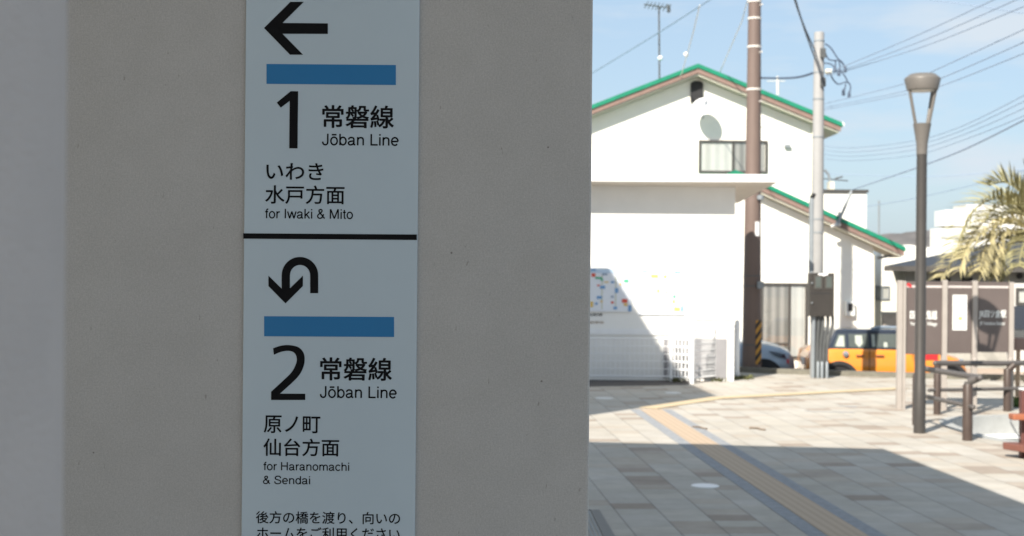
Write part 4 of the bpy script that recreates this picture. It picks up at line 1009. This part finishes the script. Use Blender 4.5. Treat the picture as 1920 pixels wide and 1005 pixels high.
rr_ = B(); rr_.tube([(ox + bxp(1640), OD - hw * .62, ST + 1.46), (ox + bxp(1665), OD - hw * .62, ST + 1.49), (ox + bxp(1712), OD - hw * .62, ST + 1.47)], .03, 8); rr_.build("roof_sheen", "carsilver", oc)  # silver tube stands for the sky's sheen on the roof top
def side_pane(t, pts, mat="carglass", off=.006, name="window"):
    m = B(); f_, b_ = [], []
    for (px, z) in pts:
        g_ = (z - 1.0) / .40; h_ = hw * (.93 + (.78 - .93) * g_)
        f_.append((ox + bxp(px), OD - h_ - off, ST + z)); b_.append((ox + bxp(px), OD - h_ + .004, ST + z))
    return m.loft([f_, b_]).build(name, mat, t)
side_pane(oc, [(1564, 1.05), (1588, 1.05), (1588, 1.33), (1574, 1.33)])
side_pane(oc, [(1594, 1.05), (1631, 1.05), (1631, 1.345), (1594, 1.34)])
side_pane(oc, [(1637, 1.05), (1728, 1.05), (1703, 1.345), (1637, 1.345)])
side_pane(oc, [(1568, 1.07), (1585, 1.06), (1585, 1.30), (1577, 1.30)], "seatglint", .008, "window_glint")  # glints on the glass are painted as pale panes, here and further forward
side_pane(oc, [(1606, 1.14), (1613, 1.05), (1620, 1.14), (1619, 1.31), (1606, 1.31)], "seatglint", .008, "headrest")
side_pane(oc, [(1637.5, 1.07), (1643, 1.07), (1643, 1.33), (1637.5, 1.33)], "seatglint", .008, "window_glint")
side_pane(oc, [(1659, 1.06), (1666, 1.06), (1666, 1.16), (1660, 1.17)], "seatglint", .008, "headrest")
wxr = ox + bxp(1574); wxf = wxr + 2.38; wr = .315
for wx__ in (wxr, wxf):
    for sd in (-1, 1):
        yy = OD + sd * (hw - .09)
        B().lathe((wx__, OD + sd * (hw - .04), ST + wr + .005), [(.375, -.055), (.375, .055)], 32, 'Y').build("wheel_well", "dark", oc)
        arch(wx__, ST + wr, .345, .44, OD + sd * (hw + .02) - .03, OD + sd * (hw + .02) + .03, 0).build("wheel_arch", "blacktrim", oc, bevel=.012)
        w_ = wheel(oc, wx__, OD + sd * (hw - .075), ST + wr, wr, sd)
cp = P(1585.5, 664, near); B().lathe((cp.x, near - .018, cp.z), [(.07, .0), (.065, -.012), (.05, -.016), (.01, -.018)], 24, 'Y').build("filler_cap", "chrome", oc, smooth=True)
dl = B()
for px_ in (1631,): dl.box(ox + bxp(px_) - .006, near - .003, ST + .3, ox + bxp(px_) + .006, near + .01, ST + 1.0)
dl.build("door_gap", "blacktrim", oc)
for px_ in (1650, 1613): B().box(ox + bxp(px_) - .09, near - .035, ST + .86, ox + bxp(px_) + .09, near - .002, ST + .895).build("handle", "benchorange", oc, bevel=.008)
B().box(ox + .002, OD - .80, ST + .70, ox + .10, OD - .52, ST + .93).build("tail_lamp", "red", oc, bevel=.02)
B().box(ox - .04, OD - .80, ST + .28, ox + .15, OD + .8, ST + .48).build("rear_bumper", "blacktrim", oc, bevel=.03)
B().box(ox - .022, OD - .17, ST + .62, ox - .002, OD + .17, ST + .78).build("number_plate", "whitepaint", oc)
B().lathe((ox + Lo - .12, OD - .55, ST + .68), [(.12, -.06), (.12, .06), (.08, .10)], 20, 'X').build("headlight", "chrome", oc, smooth=True)
B().obox((ox + bxp(1722), OD - hw - .06, ST + 1.06), (.06, .09, .065)).build("door_mirror", "carroof", oc, bevel=.02)

SD2 = 32.3; hw2 = .88
nx = X(1494.5, 680, SD2 - hw2); Ls = 4.4; gx = nx - Ls
scar = thing("parked_car", (gx + 2.2, SD2, ST), "silver blue car nosed up behind the orange hatchback", "car")
st2 = [(0, .38, .80, .83, .8), (.1, .24, 1.0, 1.03, .93), (.6, .18, 1.02, 1.04, .99), (2.0, .17, 1.0, 1.02, 1.0), (3.0, .17, .98, 1.03, 1.0), (3.35, .18, .985, 1.06, .99), (3.75, .19, .95, 1.03, .985), (4.05, .20, .90, .965, .95), (4.25, .24, .83, .88, .90), (4.36, .30, .72, .76, .82), (4.4, .36, .60, .63, .74)]
car_body(gx, SD2, ST, [(x, a, b * 1.08, c * 1.10, w) for x, a, b, c, w in st2], hw2).build("body", "carsilver", scar, smooth=True)
cabin(scar, gx, ST, SD2, hw2 * .92, hw2 * .70, .35, 3.05, 1.05, 2.2, 1.0, 1.40, "carglass")
B().box(gx + 1.1, SD2 - hw2 * .68, ST + 1.395, gx + 2.2, SD2 + hw2 * .68, ST + 1.43).build("roof", "carsilver", scar, bevel=.02)
for wx__ in (gx + .78, gx + Ls - .74):
    for sd in (-1, 1):
        B().lathe((wx__, SD2 + sd * (hw2 - .04), ST + .33), [(.44, -.052), (.44, .052)], 32, 'Y').build("wheel_well", "dark", scar)
        wheel(scar, wx__, SD2 + sd * (hw2 - .07), ST + .325, .32, sd)
hlm = B()
for sd in (-1, 1):
    y_ = SD2 + sd * hw2
    hlm.loft([[(gx + 3.78, y_ * 1 - sd * .035, ST + .93), (gx + 4.10, y_ - sd * .10, ST + .86), (gx + 4.30, y_ - sd * .24, ST + .78), (gx + 4.26, y_ - sd * .2, ST + .72), (gx + 4.02, y_ - sd * .05, ST + .80)],
              [(gx + 3.78, y_ - sd * .012, ST + .935), (gx + 4.12, y_ - sd * .06, ST + .87), (gx + 4.36, y_ - sd * .2, ST + .79), (gx + 4.32, y_ - sd * .15, ST + .72), (gx + 4.04, y_ - sd * .0, ST + .80)]])
hlm.build("headlight", "carroof", scar)
B().box(gx + Ls - .12, SD2 - .55, ST + .30, gx + Ls + .015, SD2 + .55, ST + .5).build("grille", "blacktrim", scar, bevel=.02)
B().obox((gx + Ls - .17, SD2 - hw2 * .80, ST + .70), (.05, .10, .05), rz=rad(-30)).build("marker_lamp", "red", scar, bevel=.01)

# ------------------------------------------------------------------ street lamp
lb_ = G(1724, 812); LDp = lb_.y
lamp = thing("street_lamp", lb_, "brown plaza street lamp with drum head on slender struts", "street lamp")
lx, ly = lb_.x, lb_.y
def lz(py): return Z(1727, py, LDp)
B().lathe((lx, ly, 0), [(.076, 0), (.076, lz(720)), (.070, lz(718)), (.066, lz(291)), (.066, lz(290))], 24).build("pole", "lamppole", lamp, smooth=True)
B().lathe((lx, ly, 0), [(.068, lz(289.5)), (.072, lz(270)), (.115, lz(232)), (.10, lz(231.5)), (.02, lz(236))], 24).build("collar", "lamphead", lamp, smooth=True)
zt0 = lz(169)
B().lathe((lx, ly, 0), [(.02, zt0 - .004), (.19, zt0 - .004), (.198, zt0), (.232, lz(149)), (.225, lz(146.5)), (.16, lz(139)), (.02, lz(137))], 36).build("lamp_head", "lamphead", lamp, smooth=True)
B().lathe((lx, ly, 0), [(.17, zt0 - .012), (.17, zt0 - .0045)], 30).build("lens", "lens", lamp)
for a_ in (188, 325, 28):
    c_, s_ = math.cos(rad(a_)), math.sin(rad(a_))
    B().tube([(lx + .085 * c_, ly + .085 * s_, lz(236)), (lx + .175 * c_, ly + .175 * s_, zt0 - .002)], .021, 8).build("strut", "lamphead", lamp, smooth=True)

# ------------------------------------------------------------------ info boards
ID = 21.7
info = thing("information_board", (X(1790, 768, ID), ID, 0), "brown three panel station information board between beige posts", "sign board")
def ibox(x0, y0, x1, y1, dy0, dy1, nm, mat, par=None, bevel=.004):
    a, b = P(x0, y1, ID), P(x1, y0, ID); return B().box(a.x, ID + dy0, a.z, b.x, ID + dy1, b.z).build(nm, mat, par or info, bevel=bevel)
def ipost(xc, w, ytop):
    p = P(xc, ytop, ID); return B().box(p.x - w / 2, ID - .05, -.01, p.x + w / 2, ID + .05, p.z).build("post", "postbeige", info, bevel=.008)
ipost(1687.5, .075, 526); ipost(1695.5, .045, 527); ipost(1771, .078, 525); ipost(1827.5, .078, 526.5); ipost(1896, .072, 529)
pan = []
for x0_, x1_, t_, b_ in ((1699, 1766, 528, 664), (1776, 1822, 528, 662), (1833, 1891, 529, 660)):
    pn = ibox(x0_, t_, x1_, b_, -.02, .02, "panel", "boardbrown"); pan.append(pn)
    ibox(x0_ + .5, 535.5 + (x0_ - 1699) * .006, x1_ - .5, 539 + (x0_ - 1699) * .006, -.024, -.0205, "rule_line", "boardline", pn, 0)
def itext(body, x0, y0, x1, y1, par, mat="boardwhite", bold=0.02):
    a, b = P(x0, y1, ID - .022), P(x1, y0, ID - .022)
    flat_text(body, a.x, a.z, b.x, b.z, ID - .0225, "lettering", mat, par, bold)
itext("四倉町鬼越", 1706, 582, 1757, 599, pan[0]); itext("Yotsukura Village", 1706.5, 604, 1757, 612, pan[0])
itext("JR四ツ倉駅", 1835.5, 581, 1887, 598, pan[2]); itext("JR Yotsukura Station", 1837, 603, 1884, 611, pan[2])
nt2 = ibox(1785, 553, 1812.5, 619, -.026, -.0205, "notice", "boardwhite", pan[1], 0)
nl = B()
for y_, x0_, x1_, h_ in ((565, 1793, 1807, 2), (573, 1796, 1806, 1.6), (578.5, 1791, 1806, 1.6), (588, 1800, 1804, 1.5), (606, 1796, 1807, 1.4)):
    a, b = P(x0_, y_ + h_ / 2, ID - .028), P(x1_, y_ - h_ / 2, ID - .028); nl.box(a.x, ID - .029, a.z, b.x, ID - .0265, b.z)
nl.build("print_lines", "concrete", nt2)
a, b = P(1797, 600, ID - .028), P(1804, 594, ID - .028); B().box(a.x, ID - .029, a.z, b.x, ID - .0265, b.z).build("print_mark", "mapyellow", nt2)
c = P(1705, 534, ID - .03)
em = B(); em.lathe((c.x - .01, 0, c.z), [(.026, ID - .027), (.026, ID - .0205)], 14, 'Y'); em.lathe((c.x + .018, 0, c.z - .018), [(.022, ID - .0285), (.022, ID - .0205)], 14, 'Y'); em.build("red_emblem", "red", pan[0])
ibox(1734, 664.5, 1759, 675.5, -.012, .012, "red_plate", "red")
for x_ in (1823, 1890):
    p = P(x_, 676, ID); B().lathe((p.x + .02, ID - .06, p.z), [(.01, -.05), (.05, -.04), (.04, .03), (.01, .05)], 12).build("bolt_cover", "postbeige", info, smooth=True)

# ------------------------------------------------------------------ handrails
def tube_end(m, p, r): m.ball(p, r)
def rail_set(label, posts, rails, ends, loc):
    t = thing("handrail", loc, label, "handrail", "brown plaza handrails")
    for (px, py, ztop, r, mt) in posts:
        g = G(px, py)
        B().lathe((g.x, g.y, 0), [(r, -.01), (r, ztop - .02), (r * .8, ztop)], 18).build("post", mt, t, smooth=True)
    for pts, r, mt in rails:
        m = B().tube(pts, r, 12); m.ball(pts[0], r * 1.02); m.ball(pts[-1], r * 1.02); m.build("rail", mt, t, smooth=True)
    for pts, r, mt in ends: B().tube(smooth_path([Vector(p) for p in pts], 5), r, 10).build("bracket", mt, t, smooth=True)
gA0, gA1, gB0, gB1 = G(1718.5, 797), G(1814, 826), G(1757, 777), G(1888.5, 771)
dA = (gA1 - gA0).normalized()
zA0, zA1 = Z(1738, 690, gA0.y), Z(1825, 707, gA1.y); zL0, zL1 = Z(1738, 741, gA0.y), Z(1800, 761, gA1.y)
tip = P(1838, 708, gA1.y - .15)
rail_set("near brown handrail running from behind the lamp to a thick front post", [(1718.5, 797, zA0 - .08, .058, "railwood"), (1814, 826, zA1 - .09, .062, "railwood")],
         [([gA0 + Vector((0.05, 0, zA0)), gA1 + Vector((.10, -.05, zA1)) + dA * .08], .038, "railgrey"), ([gA0 + Vector((0.05, 0.02, zL0)), gA1 + Vector((.0, .06, zL1)) + dA * .22], .030, "railgrey")],
         [([gA1 + Vector((0, 0, zA1 - .13)), gA1 + Vector((.02, 0, zA1 - .06)), gA1 + Vector((.11, -.05, zA1 - .005))], .052, "railgrey")], gA1)
zB = Z(1850, 681, gB1.y); zBl = Z(1850, 728, gB1.y); gBr = gB1 + (gB1 - gB0) * .9
zB0 = Z(1757, 681, gB0.y); zBl0 = Z(1750, 731, gB0.y)
rail_set("far brown handrail running right from the corner post past the boards", [(1757, 777, zB0 - .1, .052, "railwood"), (1888.5, 771, zB - .08, .058, "railwood")],
         [([gB0 + Vector((-.03, 0, zB0)), gB1 + Vector((0, 0, zB)), gBr + Vector((0, 0, zB))], .04, "railgrey"), ([gB0 + Vector((-.14, -.06, zBl0)), gB1 + Vector((0, -.06, zBl)), gBr + Vector((0, -.06, zBl))], .027, "railgrey")],
         [([gB1 + Vector((0, 0, zB - .16)), gB1 + Vector((.02, 0, zB - .09)), gB1 + Vector((.10, .0, zB - .02))], .05, "railwood"), ([gB0 + Vector((0, 0, zB0 - .14)), gB0 + Vector((.0, 0, zB0 - .02))], .05, "railwood")], gB0)

# sunken basin with a concrete wall
basin = thing("sunken_basin", BC, "sunken pale concrete basin with rounded rim beside the handrails", "basin")
def ring_wall(o0, o1, z0, z1):
    a, b = basin_ring(o0), basin_ring(o1); m = B()
    m.loft([[(a[i][0], a[i][1], z0), (b[i][0], b[i][1], z0), (b[i][0], b[i][1], z1), (a[i][0], a[i][1], z1)] for i in range(len(a))], closed=True); return m
ring_wall(-.16, .0, -.5, .012).build("rim_wall", "basinwall", basin, smooth=True)
ring_wall(-.34, -.163, -.5, -.25).build("inner_curb", "whitepaint", basin, smooth=True)
B().loft([[(x, y, -.5) for x, y in basin_ring(-.343)], [(x, y, -.29) for x, y in basin_ring(-.343)]]).build("basin_floor", "floorgrey", basin)

# bench at the right edge
bd = 16.1
bg_ = G(1918, 858); bd = bg_.y
ben = thing("red_bench", (bg_.x + .4, bd, 0), "red wooden bench end with maroon post at the right frame edge", "bench")
pbx = X(1913, 800, bd)
B().box(pbx, bd - .05, -.01, pbx + .10, bd + .05, Z(1915, 731, bd)).build("post", "benchpost", ben, bevel=.008)
B().box(pbx - .004, bd - .055, Z(1915, 731, bd) + .001, pbx + .104, bd + .055, Z(1915, 731, bd) + .02).build("post_cap", "whitepaint", ben)
B().box(pbx + 1.4, bd - .05, -.01, pbx + 1.5, bd + .05, .78).build("post", "benchpost", ben, bevel=.008)
a = P(1893, 786, bd - .1); zt_ = Z(1893, 775.5, bd - .1)
B().box(a.x, bd - .22, a.z, a.x + 1.8, bd - .055, zt_).build("seat_board", "benchorange", ben, bevel=.012)
zs0, zs1 = Z(1884, 838, bd), Z(1884, 830.5, bd)
sx0 = X(1882.5, 835, bd)
B().prism_z([(sx0, bd + .02), (sx0 + .02, bd + .10), (sx0 + 2.0, bd + .14), (sx0 + 2.0, bd - .62), (sx0 + .30, bd - .62)], zs0 - .03, zs1).build("foot_board", "benchred", ben, bevel=.01)
B().tube(smooth_path([P(1896, 786, bd - .1), P(1895, 791, bd - .1), P(1899, 799, bd - .08), P(1905, 810, bd - .06), P(1912, 822, bd - .05)], 5), .010, 8).build("brace_rod", "galv", ben, smooth=True)

# stake and small shrub beyond the rails
stk = thing("tree_stake", G(1907, 760), "pale wooden tree stake beyond the far handrail", "stake")
s0 = G(1907, 760); B().tube([s0, P(1910, 640, s0.y)], .035, 8).build("post", "stake", stk)
B().obox(P(1911, 645, s0.y), (.09, .05, .10), rz=.3).build("binding", "brownboard", stk, bevel=.02)
tuft(1909, 763, 90, .16, "shrub_weed", "small dark green shrub at the stake's foot beyond the basin", "leafgreen", .12, .02)

# ------------------------------------------------------------------ palm
PDp = 27.0
ctr = P(1948, 430, PDp)
palm = thing("palm_tree", (ctr.x, PDp, 0), "pale green palm with drooping feathery fronds at the right edge", "palm")
tr_ = B(); rings = []
tr_.lathe((ctr.x, PDp, 0), [(.24 - .05 * i / 20 + .018 * (i % 2), -.05 + (ctr.z - .15) * i / 20) for i in range(21)], 16); tr_.build("trunk", "trunk", palm)
def frond(path, mat, leaf=.55, n=64, seed=0, droop=.25, wid=.017):
    rng = random.Random(seed); path = smooth_path([Vector(p) for p in path], 12); N = len(path) - 1
    m = B(); m.tube(path, [.024 * (1 - .8 * i / N) + .004 for i in range(N + 1)], 6)
    for k_ in range(n):
        f_ = .10 + .90 * k_ / (n - 1); i_ = min(int(f_ * N), N - 1); p = path[i_].lerp(path[i_ + 1], f_ * N - i_) if f_ < 1 else path[-1]
        t = (path[min(i_ + 1, N)] - path[max(i_ - 1, 0)]).normalized()
        side0 = t.cross(Vector((0, 0, 1))); side0 = side0.normalized() if side0.length > .05 else Vector((0, 1, 0)); nrm = side0.cross(t).normalized()
        for sd in (-1, 1):
            ll = leaf * (math.sin(math.pi * min(1, .22 + .70 * f_)) * .55 + .48) * rng.uniform(.82, 1.12)
            dr = (side0 * sd * rng.uniform(.55, .95) + t * rng.uniform(.55, .85) + nrm * rng.uniform(.35, .75)).normalized()
            tip_ = p + dr * ll + Vector((0, 0, -droop * ll * rng.uniform(.3, .9)))
            mid = p + dr * ll * .5 + Vector((0, 0, -droop * ll * .08))
            w_ = dr.cross(Vector((rng.uniform(-.8, .8), rng.uniform(-.9, .3), 1))).normalized() * wid * rng.uniform(.8, 1.25)
            m.face([p - w_ * .5, p + w_ * .5, mid + w_, mid - w_]); m.face([mid - w_, mid + w_, tip_])
    return m.build("frond", mat, palm, fix=False)
def pth(pix, d0, d1): return [P(x, y, d0 + (d1 - d0) * i / (len(pix) - 1)) for i, (x, y) in enumerate(pix)]
fr_ = [([(1925, 398), (1880, 372), (1838, 384), (1808, 424), (1792, 475)], 26.8, 26.1, "frond", .60, .25),
       ([(1930, 425), (1895, 412), (1862, 430), (1846, 470), (1836, 508)], 26.6, 25.7, "frondold", .55, .6),
       ([(1920, 440), (1885, 440), (1866, 468), (1858, 508)], 26.5, 25.8, "frondold", .5, .7),
       ([(1935, 396), (1915, 362), (1885, 342), (1855, 348)], 27.0, 27.2, "frond", .6, .1),
       ([(1925, 445), (1880, 446), (1832, 450), (1796, 478), (1768, 518)], 27.1, 26.4, "frondold", .5, .35),
       ([(1930, 410), (1895, 398), (1855, 408), (1825, 440), (1806, 480)], 27.4, 28.0, "frond", .5, .25),
       ([(1950, 380), (1940, 345), (1925, 318)], 27.0, 27.2, "frond", .55, .1),
       ([(1920, 425), (1890, 418), (1850, 430), (1818, 462), (1800, 505)], 26.3, 25.6, "frondold", .45, .5),
       ([(1940, 410), (1910, 385), (1875, 385), (1850, 405)], 26.5, 26.2, "frond", .6, .15),
       ([(1925, 450), (1900, 455), (1880, 480), (1872, 515)], 26.9, 26.6, "frond", .5, .5),
       ([(1945, 440), (1925, 450), (1915, 475), (1912, 500)], 26.2, 25.6, "frond", .5, .5)]
for i, (px_l, d0_, d1_, mt, lf, dr_) in enumerate(fr_): frond([ctr] + pth(px_l, d0_, d1_), mt, lf, 64, 40 + i, dr_)
for i in range(9):
    a = rad(-110 + i * 26); c_, s_ = math.cos(a), math.sin(a); el = random.uniform(.5, 1.0)
    frond([ctr, ctr + Vector((.5 * c_, .5 * s_, .5 * el)), ctr + Vector((1.1 * c_, 1.1 * s_, .65 * el)), ctr + Vector((1.7 * c_, 1.7 * s_, .2)), ctr + Vector((2.0 * c_, 2.0 * s_, -.5))], "frond", .55, 36, 20 + i)
